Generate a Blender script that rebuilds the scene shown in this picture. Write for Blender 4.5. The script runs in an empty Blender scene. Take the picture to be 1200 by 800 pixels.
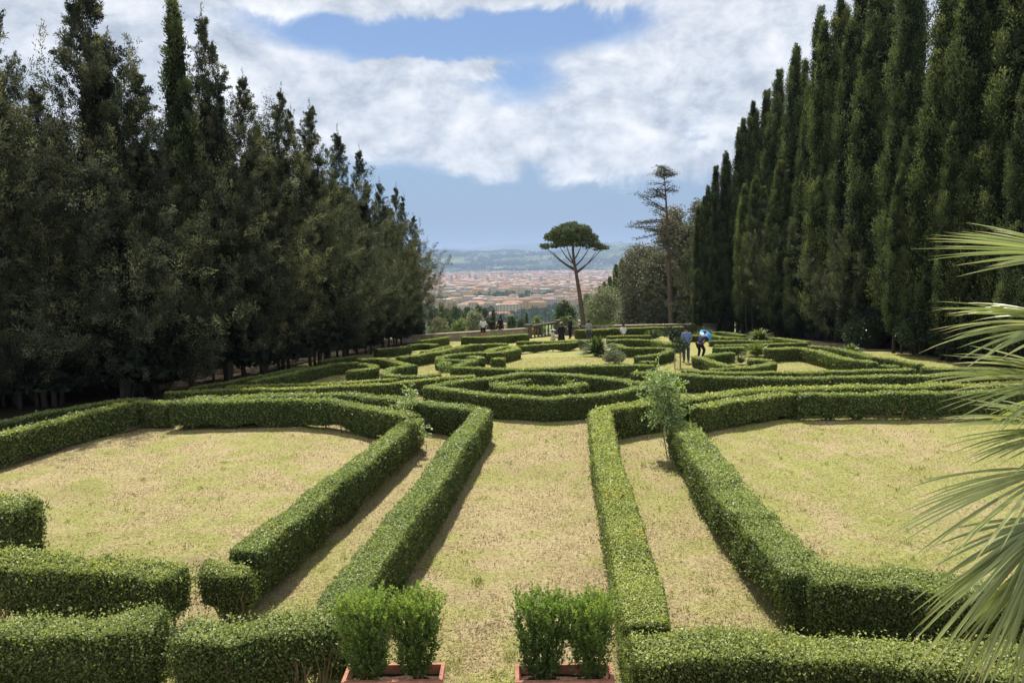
import bpy, bmesh, math, random
import numpy as np
from mathutils import Vector, Matrix
rng = np.random.default_rng(7)
random.seed(7)
sc = bpy.context.scene
COL = sc.collection
R = math.radians

# ------------------------------------------------------------------ camera
CAM = np.array([0.0, 0.0, 4.9])
FPX, HOR, ROLL = 900.0, 308.0, R(0.8)
PITCH = math.atan((400 - HOR) / FPX)
f_ = np.array([0, math.cos(PITCH), -math.sin(PITCH)])
r0 = np.array([1.0, 0, 0]); u0 = np.cross(r0, f_)
r_ = r0 * math.cos(ROLL) - u0 * math.sin(ROLL)
u_ = u0 * math.cos(ROLL) + r0 * math.sin(ROLL)
cam = bpy.data.cameras.new('camera')
co = bpy.data.objects.new('camera', cam)
COL.objects.link(co)
co.matrix_world = Matrix(((r_[0], u_[0], -f_[0], CAM[0]), (r_[1], u_[1], -f_[1], CAM[1]),
                          (r_[2], u_[2], -f_[2], CAM[2]), (0, 0, 0, 1)))
cam.sensor_width = 36; cam.lens = FPX / 1200 * 36
cam.clip_start = 0.1; cam.clip_end = 60000
sc.camera = co

# ------------------------------------------------------------------ sky, sun, exposure
SUN_AZ, SUN_EL = R(-11), R(60)          # azimuth from +Y towards +X
sun = bpy.data.lights.new('sun', 'SUN')
sun.energy = 4.9; sun.angle = R(0.6); sun.color = (1.0, 0.95, 0.87)
so = bpy.data.objects.new('sun', sun); COL.objects.link(so)
sd = Vector((math.sin(SUN_AZ) * math.cos(SUN_EL), math.cos(SUN_AZ) * math.cos(SUN_EL), math.sin(SUN_EL)))
so.rotation_euler = (-sd).to_track_quat('-Z', 'Y').to_euler()
so.location = sd * 100
sc.view_settings.view_transform = 'Standard'
sc.view_settings.look = 'None'
sc.view_settings.exposure = 0.72
sc.view_settings.gamma = 1.0
sc.cycles.max_bounces = 6
sc.cycles.diffuse_bounces = 3
sc.cycles.glossy_bounces = 1
sc.cycles.transmission_bounces = 4
sc.cycles.transparent_max_bounces = 4
sc.cycles.volume_bounces = 0
sc.cycles.use_denoising = True
sc.cycles.use_adaptive_sampling = True
sc.cycles.adaptive_threshold = 0.012


class NT:
    """small helper for building node trees"""
    def __init__(s, tree):
        s.t = tree; s.n = tree.nodes; s.l = tree.links
        s.n.clear()
    def add(s, typ, **kw):
        nd = s.n.new(typ)
        for k, v in kw.items():
            setattr(nd, k, v)
        return nd
    def put(s, sock, v):
        if isinstance(v, bpy.types.NodeSocket):
            s.l.new(v, sock)
        elif v is not None:
            if hasattr(sock.default_value, '__len__') and not hasattr(v, '__len__'):
                v = (v,) * len(sock.default_value)
            if hasattr(sock.default_value, '__len__') and len(sock.default_value) == 4 and len(v) == 3:
                v = (*v, 1)
            sock.default_value = v
    def math(s, op, a, b=None, c=None, clamp=False):
        nd = s.add('ShaderNodeMath', operation=op, use_clamp=clamp)
        for i, v in enumerate((a, b, c)):
            if v is not None:
                s.put(nd.inputs[i], v)
        return nd.outputs[0]
    def mix(s, fac, a, b, blend='MIX'):
        nd = s.add('ShaderNodeMix', data_type='RGBA', blend_type=blend)
        s.put(nd.inputs[0], fac); s.put(nd.inputs[6], a); s.put(nd.inputs[7], b)
        return nd.outputs[2]
    def noise(s, vec, scale, detail=4, rough=0.55, dist=0.0):
        nd = s.add('ShaderNodeTexNoise')
        s.put(nd.inputs['Vector'], vec); s.put(nd.inputs['Scale'], scale)
        s.put(nd.inputs['Detail'], detail); s.put(nd.inputs['Roughness'], rough); s.put(nd.inputs['Distortion'], dist)
        return nd.outputs[0]
    def ramp(s, fac, stops):
        nd = s.add('ShaderNodeValToRGB'); s.put(nd.inputs[0], fac)
        el = nd.color_ramp.elements
        while len(el) < len(stops):
            el.new(0.5)
        for e, (p, c) in zip(el, stops):
            e.position = p; e.color = (*c, 1) if len(c) == 3 else c
        return nd.outputs[0]
    def smooth(s, v, a, b):
        nd = s.add('ShaderNodeMapRange', interpolation_type='SMOOTHSTEP')
        s.put(nd.inputs[0], v); nd.inputs[1].default_value = a; nd.inputs[2].default_value = b
        return nd.outputs[0]


def build_world():
    w = bpy.data.worlds.new('World'); sc.world = w; w.use_nodes = True
    t = NT(w.node_tree)
    out = t.add('ShaderNodeOutputWorld')
    sky = t.add('ShaderNodeTexSky', sky_type='NISHITA', sun_disc=False)
    sky.sun_elevation = SUN_EL; sky.sun_rotation = SUN_AZ; sky.altitude = 200
    sky.air_density = 1.0; sky.dust_density = 0.6; sky.ozone_density = 2.0
    tc = t.add('ShaderNodeTexCoord')
    sep = t.add('ShaderNodeSeparateXYZ'); t.put(sep.inputs[0], tc.outputs['Generated'])
    x, y, z = sep.outputs
    az = t.math('ARCTAN2', x, y)
    el = t.math('ARCSINE', z)
    # cloud noise lives on a flat layer overhead, stretched near the horizon
    zz = t.math('ADD', t.math('MAXIMUM', z, 0.0), 0.16)
    cv = t.add('ShaderNodeCombineXYZ')
    t.put(cv.inputs[0], t.math('DIVIDE', x, zz)); t.put(cv.inputs[1], t.math('DIVIDE', y, zz)); t.put(cv.inputs[2], 3.7)
    big = t.noise(cv.outputs[0], 1.25, 9, 0.62, 0.35)
    av = t.add('ShaderNodeCombineXYZ')
    t.put(av.inputs[0], az); t.put(av.inputs[1], t.math('MULTIPLY', el, 1.4)); t.put(av.inputs[2], 1.3)
    fine = t.noise(av.outputs[0], 9.0, 9, 0.63, 0.5)
    fine2 = t.noise(av.outputs[0], 26.0, 6, 0.6, 0.3)
    warp = t.noise(av.outputs[0], 5.0, 5, 0.6)
    wz = t.math('MULTIPLY', t.math('SUBTRACT', warp, 0.5), 0.12)
    fz = t.math('MULTIPLY', t.math('SUBTRACT', fine, 0.5), 0.06)
    azw = t.math('ADD', az, wz)
    elw = t.math('ADD', el, t.math('ADD', t.math('MULTIPLY', wz, 0.45), fz))
    def pos(px, py):
        return math.atan((px - 600) / FPX), math.atan((HOR - py) / FPX)
    def blob(px, py, rx, ry, soft=0.75, rot=0.0, a=azw, e=elw):
        ca, ce = pos(px, py)
        dx = t.math('SUBTRACT', a, ca); dy = t.math('SUBTRACT', e, ce)
        c_, s_ = math.cos(rot), math.sin(rot)
        ux = t.math('ADD', t.math('MULTIPLY', dx, c_), t.math('MULTIPLY', dy, s_))
        uy = t.math('SUBTRACT', t.math('MULTIPLY', dy, c_), t.math('MULTIPLY', dx, s_))
        q = t.math('ADD', t.math('POWER', t.math('ABSOLUTE', t.math('DIVIDE', ux, rx / FPX)), 2),
                   t.math('POWER', t.math('ABSOLUTE', t.math('DIVIDE', uy, ry / FPX)), 2))
        d = t.math('SQRT', q)
        nd = t.add('ShaderNodeMapRange', interpolation_type='SMOOTHSTEP')
        t.put(nd.inputs[0], d); nd.inputs[1].default_value = 1 + soft; nd.inputs[2].default_value = max(0, 1 - soft)
        return nd.outputs[0]
    cover = t.math('ADD', 0.52, t.math('MULTIPLY', t.math('SUBTRACT', big, 0.5), 1.5))
    cover = t.math('ADD', cover, t.math('MULTIPLY', t.math('SUBTRACT', fine, 0.5), 0.9))
    # clear places and thick places of this sky, by compass direction
    for (px, py, rx, ry, wgt, rot) in [
            (470, 52, 180, 24, -0.95, 0.04), (680, 46, 110, 22, -0.75, 0.12), (625, 108, 50, 22, -0.6, 0.1), (360, 40, 60, 14, -0.35, 0),
            (590, 268, 300, 56, -1.35, 0.0), (900, 300, 300, 40, -0.9, 0.0),
            (580, 6, 400, 20, 0.85, 0.0), (120, 60, 330, 110, 0.75, 0), (420, 128, 150, 34, 0.85, -0.22),
            (620, 172, 210, 34, 0.95, -0.14), (780, 150, 150, 60, 0.55, 0), (860, 80, 170, 90, 0.65, 0), (505, 88, 60, 7, 1.5, -0.04)]:
        cover = t.math('ADD', cover, t.math('MULTIPLY', blob(px, py, rx, ry, 0.85, rot), wgt))
    back = t.smooth(y, 0.15, -0.35)  # unseen cloud behind the camera, added as fill light
    cover = t.math('ADD', cover, t.math('MULTIPLY', back, 0.3))
    dens = t.smooth(cover, 0.04, 1.02)
    ca, ce = pos(822, 169)
    cum = blob(822, 170, 22, 17, 0.35, 0, t.math('ADD', az, t.math('MULTIPLY', t.math('SUBTRACT', fine2, 0.5), 0.04)),
               t.math('ADD', el, t.math('MULTIPLY', t.math('SUBTRACT', fine2, 0.5), 0.05)))
    # cloud tone: thin parts bright, thick undersides grey-blue
    bil = t.math('ABSOLUTE', t.math('SUBTRACT', t.noise(av.outputs[0], 11.0, 6, 0.6, 0.2), 0.5))
    tone = t.math('ADD', t.math('SUBTRACT', t.math('MULTIPLY', t.math('SUBTRACT', fine, 0.5), 1.8), t.math('MULTIPLY', t.math('SUBTRACT', 0.09, bil), 1.8)),
                  t.math('ADD', t.math('MULTIPLY', t.math('SUBTRACT', big, 0.5), 0.9), t.math('MULTIPLY', t.math('SUBTRACT', fine2, 0.5), 1.1)))
    tone = t.math('ADD', tone, 0.57, clamp=True)
    ccol = t.ramp(tone, [(0.0, (0.26, 0.30, 0.35)), (0.35, (0.40, 0.43, 0.475)), (0.65, (0.53, 0.55, 0.58)), (1.0, (0.66, 0.665, 0.67))])
    ccol = t.mix(cum, ccol, t.ramp(fine2, [(0.38, (0.33, 0.39, 0.48)), (0.55, (0.60, 0.615, 0.63))]))
    ccol = t.mix(back, ccol, (0.72, 0.73, 0.74))  # added rear cloud set brighter, for fill
    dens = t.math('MAXIMUM', t.math('MULTIPLY', dens, 0.93), t.math('MULTIPLY', cum, 0.95))
    skyc = t.mix(1.0, sky.outputs[0], (0.052, 0.057, 0.064), 'MULTIPLY')
    # distant rain veil over the lower sky
    veil = t.smooth(el, 0.24, 0.02)
    skyc = t.mix(t.math('MULTIPLY', veil, 0.9), skyc, (0.155, 0.222, 0.322))
    col = t.mix(dens, skyc, ccol)
    bg = t.add('ShaderNodeBackground'); t.put(bg.inputs[0], t.mix(1.0, col, (10.0, 10.0, 10.0), 'MULTIPLY')); bg.inputs[1].default_value = 0.1
    t.l.new(bg.outputs[0], out.inputs[0])
    w.cycles.sampling_method = 'MANUAL'; w.cycles.sample_map_resolution = 512
build_world()

# ------------------------------------------------------------------ lie of the land
def sstep(a, b, v):
    q = np.clip((v - a) / (b - a), 0, 1)
    return q * q * (3 - 2 * q)

def gz(x, y):
    """height of the garden floor"""
    x = np.asarray(x, float); y = np.asarray(y, float)
    s = np.clip(y - 37, 0, 33)
    return -0.05 * s * sstep(37, 43, y)

def tz(x, y):
    """height of the land below the garden wall"""
    x = np.asarray(x, float); y = np.asarray(y, float)
    base = -1.4 - 0.13 * (y - 69)
    base = np.maximum(base, -85) + 0 * x
    knoll = 8.5 * np.exp(-(((x - 18) / 34) ** 2 + ((y - 250) / 50) ** 2))
    knoll = knoll + 9 * np.exp(-(((x + 20) / 40) ** 2 + ((y - 330) / 70) ** 2))
    return base + knoll

def ray(px, py):
    d = f_ * FPX + r_ * (px - 600) - u_ * (py - 400)
    return d / d[1]

def P(px, py, h=0.0):
    """ground point whose place at height h above the ground lies on this line of sight"""
    d = ray(px, py)
    lo, hi = 2.0, 69.0
    for _ in range(60):
        m = (lo + hi) / 2
        q = CAM + d * m
        if q[2] > gz(q[0], q[1]) + h: lo = m
        else: hi = m
    q = CAM + d * lo
    return np.array([q[0], q[1], float(gz(q[0], q[1]))])

def ztop(px, py, y):
    """height at which the line of sight passes distance y"""
    return float((CAM + ray(px, py) * y)[2])

# ------------------------------------------------------------------ materials
MATS = {}
def material(name):
    m = bpy.data.materials.new(name); m.use_nodes = True
    MATS[name] = m
    return m, NT(m.node_tree)

def principled(t, color, rough=0.8, spec=0.3, bump=None, bump_s=0.3, bump_d=0.02):
    b = t.add('ShaderNodeBsdfPrincipled')
    t.put(b.inputs['Base Color'], color); t.put(b.inputs['Roughness'], rough)
    t.put(b.inputs['Specular IOR Level'], spec)
    if bump is not None:
        bn = t.add('ShaderNodeBump'); t.put(bn.inputs['Height'], bump)
        bn.inputs['Strength'].default_value = bump_s; bn.inputs['Distance'].default_value = bump_d
        t.l.new(bn.outputs[0], b.inputs['Normal'])
    o = t.add('ShaderNodeOutputMaterial'); t.l.new(b.outputs[0], o.inputs[0])
    return b, o

def leaf_mat(name, stops, trans=0.3, tcol=(1.2, 1.25, 0.6), rough=0.45, spec=0.35, patch=0.0, patch_scale=1.5):
    m, t = material(name)
    at = t.add('ShaderNodeAttribute', attribute_name='rnd')
    fac = at.outputs['Fac']
    if patch:
        g = t.add('ShaderNodeNewGeometry')
        n = t.noise(g.outputs['Position'], patch_scale, 3, 0.6)
        fac = t.math('ADD', fac, t.math('MULTIPLY', t.math('SUBTRACT', n, 0.5), patch), clamp=True)
    oi = t.add('ShaderNodeObjectInfo')
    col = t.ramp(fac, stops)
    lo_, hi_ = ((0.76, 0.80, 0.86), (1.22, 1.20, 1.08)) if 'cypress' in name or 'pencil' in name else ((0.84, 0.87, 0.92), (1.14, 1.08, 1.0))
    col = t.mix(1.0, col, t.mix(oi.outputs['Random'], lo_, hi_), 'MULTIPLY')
    if name in ('cypress_leaf', 'pencil_leaf'):
        n2 = t.noise(g.outputs['Position'], 0.45, 4, 0.6, 0.5)
        col = t.mix(t.math('MULTIPLY', t.smooth(n2, 0.60, 0.72), 0.55), col, t.mix(1.0, col, (1.35, 0.98, 0.72), 'MULTIPLY'))
    if name == 'box_leaf':
        n2 = t.noise(g.outputs['Position'], 0.8, 4, 0.65, 0.6); n3 = t.noise(g.outputs['Position'], 2.6, 4, 0.7)
        col = t.mix(t.math('MULTIPLY', t.smooth(n2, 0.58, 0.72), 0.55), col, t.mix(1.0, col, (1.35, 1.0, 0.75), 'MULTIPLY'))
        col = t.mix(t.math('MULTIPLY', t.smooth(n3, 0.62, 0.74), 0.65), col, (0.13, 0.10, 0.055))
    b = t.add('ShaderNodeBsdfPrincipled')
    t.put(b.inputs['Base Color'], col); t.put(b.inputs['Roughness'], rough); t.put(b.inputs['Specular IOR Level'], spec)
    tr = t.add('ShaderNodeBsdfTranslucent'); t.put(tr.inputs[0], t.mix(1.0, col, tcol, 'MULTIPLY'))
    mx = t.add('ShaderNodeMixShader'); mx.inputs[0].default_value = trans
    t.l.new(b.outputs[0], mx.inputs[1]); t.l.new(tr.outputs[0], mx.inputs[2])
    o = t.add('ShaderNodeOutputMaterial'); t.l.new(mx.outputs[0], o.inputs[0])
    return m

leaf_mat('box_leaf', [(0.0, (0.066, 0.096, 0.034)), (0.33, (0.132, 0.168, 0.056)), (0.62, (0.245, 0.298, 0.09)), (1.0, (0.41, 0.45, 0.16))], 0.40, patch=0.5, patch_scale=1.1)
leaf_mat('young_box_leaf', [(0.0, (0.065, 0.10, 0.03)), (0.45, (0.14, 0.215, 0.05)), (1.0, (0.31, 0.41, 0.10))], 0.45)
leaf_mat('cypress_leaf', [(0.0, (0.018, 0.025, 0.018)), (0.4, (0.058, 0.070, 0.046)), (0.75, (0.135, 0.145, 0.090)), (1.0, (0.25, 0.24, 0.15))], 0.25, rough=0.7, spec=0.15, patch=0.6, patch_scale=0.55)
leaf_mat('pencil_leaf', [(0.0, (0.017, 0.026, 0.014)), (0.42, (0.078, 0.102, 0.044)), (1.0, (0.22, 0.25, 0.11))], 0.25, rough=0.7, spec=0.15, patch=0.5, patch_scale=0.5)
leaf_mat('pine_needle', [(0.0, (0.035, 0.055, 0.028)), (0.5, (0.11, 0.14, 0.065)), (1.0, (0.26, 0.28, 0.14))], 0.15, rough=0.7, spec=0.1)
leaf_mat('dry_needle', [(0.0, (0.05, 0.05, 0.035)), (0.5, (0.09, 0.095, 0.06)), (1.0, (0.16, 0.15, 0.10))], 0.2, rough=0.8, spec=0.1)
leaf_mat('olive_leaf', [(0.0, (0.075, 0.09, 0.055)), (0.5, (0.20, 0.225, 0.14)), (1.0, (0.37, 0.39, 0.26))], 0.2, rough=0.6, spec=0.25)
leaf_mat('oak_leaf', [(0.0, (0.05, 0.055, 0.038)), (0.5, (0.17, 0.165, 0.115)), (1.0, (0.36, 0.33, 0.24))], 0.2, rough=0.6, spec=0.2)
leaf_mat('rose_leaf', [(0.0, (0.10, 0.16, 0.06)), (0.5, (0.23, 0.32, 0.14)), (1.0, (0.46, 0.53, 0.32))], 0.40, rough=0.5, spec=0.2)
leaf_mat('dark_shrub_leaf', [(0.0, (0.012, 0.022, 0.010)), (0.6, (0.03, 0.05, 0.02)), (1.0, (0.07, 0.10, 0.04))], 0.2, rough=0.4, spec=0.4)
leaf_mat('spiky_leaf', [(0.0, (0.03, 0.05, 0.02)), (0.5, (0.08, 0.12, 0.035)), (1.0, (0.18, 0.22, 0.06))], 0.3, rough=0.4, spec=0.4)
leaf_mat('bright_leaf', [(0.0, (0.07, 0.10, 0.03)), (0.5, (0.14, 0.19, 0.05)), (1.0, (0.26, 0.30, 0.09))], 0.3)
leaf_mat('palm_leaf', [(0.0, (0.14, 0.18, 0.06)), (0.5, (0.28, 0.33, 0.13)), (0.88, (0.42, 0.43, 0.22)), (1.0, (0.46, 0.36, 0.2))], 0.3, rough=0.32, spec=0.6)
leaf_mat('far_leaf', [(0.0, (0.03, 0.05, 0.02)), (0.5, (0.06, 0.09, 0.035)), (1.0, (0.12, 0.15, 0.06))], 0.2, rough=0.8, spec=0.1)
leaf_mat('petal', [(0.0, (0.7, 0.68, 0.62)), (1.0, (0.85, 0.83, 0.78))], 0.3)
leaf_mat('grass_blade', [(0.0, (0.13, 0.095, 0.06)), (0.28, (0.49, 0.407, 0.235)), (0.47, (0.45, 0.40, 0.18)), (0.63, (0.36, 0.38, 0.10)), (1.0, (0.20, 0.27, 0.06))], 0.3, tcol=(1, 1, 0.8), rough=0.8, spec=0.1)

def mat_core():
    m, t = material('hedge_core')  # dark colour paints leaves in shade, seen through gaps in the foliage
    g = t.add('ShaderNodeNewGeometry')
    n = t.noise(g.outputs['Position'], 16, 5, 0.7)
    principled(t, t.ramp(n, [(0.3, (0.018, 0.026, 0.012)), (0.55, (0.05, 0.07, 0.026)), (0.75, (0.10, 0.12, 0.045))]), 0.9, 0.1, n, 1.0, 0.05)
mat_core()
def mat_bark(name, a, b, scale=6):
    m, t = material(name)
    tc = t.add('ShaderNodeTexCoord')
    mp = t.add('ShaderNodeMapping'); t.l.new(tc.outputs['Object'], mp.inputs[0]); mp.inputs['Scale'].default_value = (scale, scale, scale * 0.16)
    n = t.noise(mp.outputs[0], 3.0, 6, 0.65, 0.4)
    principled(t, t.ramp(n, [(0.3, a), (0.7, b)]), 0.9, 0.1, n, 0.8, 0.03)
mat_bark('cypress_bark', (0.028, 0.024, 0.021), (0.085, 0.074, 0.064))
mat_bark('pine_bark', (0.07, 0.05, 0.04), (0.20, 0.15, 0.12))
mat_bark('stem_bark', (0.10, 0.075, 0.05), (0.30, 0.23, 0.15), 20)
mat_bark('wood_stake', (0.22, 0.18, 0.12), (0.42, 0.36, 0.27), 20)

def mat_ground():
    m, t = material('dry_lawn')
    g = t.add('ShaderNodeNewGeometry')
    p = g.outputs['Position']
    big = t.noise(p, 0.28, 4, 0.6)
    mid = t.noise(p, 1.6, 5, 0.6)
    fine = t.noise(p, 14, 5, 0.7)
    grit = t.noise(p, 70, 3, 0.7)
    ga = t.add('ShaderNodeAttribute', attribute_name='green')
    f = t.math('ADD', t.math('MULTIPLY', ga.outputs['Fac'], 0.55), t.math('MULTIPLY', mid, 0.45))
    straw = t.ramp(fine, [(0.25, (0.148, 0.115, 0.06)), (0.45, (0.335, 0.27, 0.142)), (0.7, (0.49, 0.415, 0.23))])
    green = t.ramp(fine, [(0.3, (0.12, 0.14, 0.04)), (0.5, (0.26, 0.28, 0.075)), (0.75, (0.38, 0.39, 0.12))])
    soil = t.ramp(fine, [(0.3, (0.10, 0.062, 0.042)), (0.7, (0.24, 0.165, 0.11))])
    sep = t.add('ShaderNodeSeparateXYZ'); t.put(sep.inputs[0], p)
    far = t.smooth(sep.outputs[1], 24, 34)          # the beds near the far end are watered and greener
    gf = t.smooth(t.math('ADD', f, t.math('MULTIPLY', far, 0.15)), 0.41, 0.63)
    c = t.mix(t.math('MULTIPLY', gf, 0.7), straw, green)
    sa = t.add('ShaderNodeAttribute', attribute_name='soil')
    c = t.mix(t.math('MULTIPLY', t.smooth(t.math('ADD', sa.outputs['Fac'], t.math('MULTIPLY', t.math('SUBTRACT', fine, 0.5), 0.5)), 0.25, 0.95), 0.8), c, soil)
    bare = t.smooth(t.noise(p, 6.0, 5, 0.7), 0.56, 0.70)
    c = t.mix(t.math('MULTIPLY', bare, 0.75), c, soil)
    c = t.mix(1.0, c, t.ramp(grit, [(0.3, (0.58, 0.57, 0.55)), (0.6, (1.08, 1.08, 1.08))]), 'MULTIPLY')
    principled(t, c, 0.95, 0.05, t.math('ADD', fine, t.math('MULTIPLY', grit, 0.6)), 0.9, 0.035)
mat_ground()
def mat_needles():  # litter brown, darkened to stand in for shade under the trees
    m, t = material('shade_litter')
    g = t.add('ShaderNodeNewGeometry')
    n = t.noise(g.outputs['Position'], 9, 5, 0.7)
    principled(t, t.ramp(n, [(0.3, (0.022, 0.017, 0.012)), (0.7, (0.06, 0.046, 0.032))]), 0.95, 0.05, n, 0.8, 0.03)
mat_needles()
def mat_terrain(name, cols, s1, s2):
    m, t = material(name)
    g = t.add('ShaderNodeNewGeometry')
    a = t.noise(g.outputs['Position'], s1, 5, 0.6, 0.4)
    b = t.noise(g.outputs['Position'], s2, 5, 0.7)
    c = t.ramp(t.math('ADD', t.math('MULTIPLY', a, 0.6), t.math('MULTIPLY', b, 0.4)), cols)
    principled(t, c, 0.95, 0.05)
mat_terrain('valley_soil', [(0.35, (0.06, 0.09, 0.03)), (0.5, (0.13, 0.17, 0.05)), (0.62, (0.24, 0.21, 0.12))], 0.02, 0.15)
mat_terrain('meadow_slope', [(0.35, (0.09, 0.14, 0.04)), (0.5, (0.16, 0.22, 0.06)), (0.65, (0.24, 0.27, 0.09))], 0.05, 0.4)
mat_terrain('hill_cover', [(0.40, (0.014, 0.026, 0.012)), (0.50, (0.04, 0.062, 0.024)), (0.56, (0.11, 0.14, 0.05)), (0.64, (0.20, 0.21, 0.10))], 0.0016, 0.009)
def simple(name, col, rough=0.7, spec=0.3, var=0.25, scale=8.0, bump=0.0):
    m, t = material(name)
    tc = t.add('ShaderNodeTexCoord')
    n = t.noise(tc.outputs['Object'], scale, 5, 0.65)
    lo = tuple(c * (1 - var) for c in col); hi = tuple(min(1, c * (1 + var)) for c in col)
    principled(t, t.ramp(n, [(0.3, lo), (0.7, hi)]), rough, spec, n if bump else None, bump, 0.01)
simple('plaster_wall', (0.30, 0.265, 0.21), 0.9, 0.1, 0.35, 1.6, 0.4)
simple('stone_cap', (0.30, 0.25, 0.2), 0.9, 0.1, 0.35, 5, 0.4)
simple('old_stone', (0.13, 0.118, 0.10), 0.9, 0.1, 0.4, 5, 0.5)
simple('terracotta', (0.33, 0.155, 0.10), 0.85, 0.15, 0.38, 7, 0.3)
simple('potting_soil', (0.06, 0.042, 0.03), 0.95, 0.05, 0.5, 40, 1.0)
simple('dead_leaf', (0.30, 0.17, 0.08), 0.8, 0.1, 0.3, 10)
simple('skin', (0.48, 0.29, 0.20), 0.5, 0.3, 0.08)
simple('dark_hair', (0.012, 0.010, 0.009), 0.5, 0.3, 0.3, 60)
simple('grey_hair', (0.30, 0.29, 0.28), 0.6, 0.3, 0.2, 60)
for nm, c in dict(cloth_blue=(0.13, 0.19, 0.36), cloth_denim=(0.045, 0.06, 0.10), cloth_navy=(0.018, 0.022, 0.06), cloth_black=(0.012, 0.012, 0.014),
                  cloth_white=(0.62, 0.64, 0.68), cloth_grey=(0.22, 0.24, 0.25), cloth_cream=(0.55, 0.5, 0.42), leather=(0.03, 0.022, 0.018),
                  umbrella_blue=(0.05, 0.30, 0.78), umbrella_white=(0.62, 0.72, 0.82), metal_grey=(0.35, 0.35, 0.36)).items():
    simple(nm, c, 0.75, 0.2, 0.12, 12)
for i, c in enumerate([(0.46, 0.36, 0.23), (0.52, 0.44, 0.32), (0.50, 0.35, 0.17), (0.44, 0.32, 0.24), (0.56, 0.50, 0.42), (0.40, 0.36, 0.32)]):
    simple('stucco_%d' % i, c, 0.9, 0.1, 0.1, 0.2)
for i, c in enumerate([(0.27, 0.15, 0.10), (0.33, 0.20, 0.135), (0.19, 0.155, 0.135), (0.38, 0.32, 0.27)]):
    simple('roof_tile_%d' % i, c, 0.9, 0.1, 0.2, 0.4)
simple('window_glass', (0.05, 0.055, 0.06), 0.3, 0.5, 0.2, 2)

# ------------------------------------------------------------------ mesh helpers
def link(o, parent=None):
    COL.objects.link(o)
    if parent is not None:
        o.parent = parent
    return o

def np_mesh(name, verts, quads=None, tris=None, mats=(), rnd=None, smooth=False, midx=None):
    me = bpy.data.meshes.new(name)
    v = np.asarray(verts, np.float32)
    faces = []
    tot = np.zeros(0, np.int32); loops = np.zeros(0, np.int32)
    if quads is not None and len(quads):
        q = np.asarray(quads, np.int32); loops = np.concatenate([loops, q.ravel()]); tot = np.concatenate([tot, np.full(len(q), 4, np.int32)])
    if tris is not None and len(tris):
        q = np.asarray(tris, np.int32); loops = np.concatenate([loops, q.ravel()]); tot = np.concatenate([tot, np.full(len(q), 3, np.int32)])
    me.vertices.add(len(v)); me.vertices.foreach_set('co', v.ravel())
    me.loops.add(len(loops)); me.loops.foreach_set('vertex_index', loops)
    me.polygons.add(len(tot))
    st = np.concatenate([[0], np.cumsum(tot)[:-1]]).astype(np.int32)
    me.polygons.foreach_set('loop_start', st)
    if rnd is not None:
        a = me.attributes.new('rnd', 'FLOAT', 'FACE'); a.data.foreach_set('value', np.asarray(rnd, np.float32))
    if midx is not None:
        me.polygons.foreach_set('material_index', np.asarray(midx, np.int32))
    me.polygons.foreach_set('use_smooth', np.full(len(tot), bool(smooth)))
    for m in mats:
        me.materials.append(MATS[m])
    me.update(calc_edges=True)
    return me

def unit(a):
    a = np.asarray(a, float)
    return a / np.maximum(np.linalg.norm(a, axis=-1, keepdims=True), 1e-9)

def rdir(n):
    return unit(rng.normal(size=(n, 3)))

def leaf_arrays(c, d, n, L, W):
    """diamond leaves: centre c, long axis d, face normal n, lengths L, widths W"""
    d = unit(d)
    b = unit(np.cross(n, d))
    L = np.asarray(L, float).reshape(-1, 1) / 2; W = np.asarray(W, float).reshape(-1, 1) / 2
    nn = unit(np.cross(d, b))
    v = np.stack([c - d * L, c + b * W - d * L * 0.15 + nn * W * 0.3, c + d * L, c - b * W - d * L * 0.15 + nn * W * 0.3], 1).reshape(-1, 3)
    q = np.arange(len(c) * 4).reshape(-1, 4)
    return v, q

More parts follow.
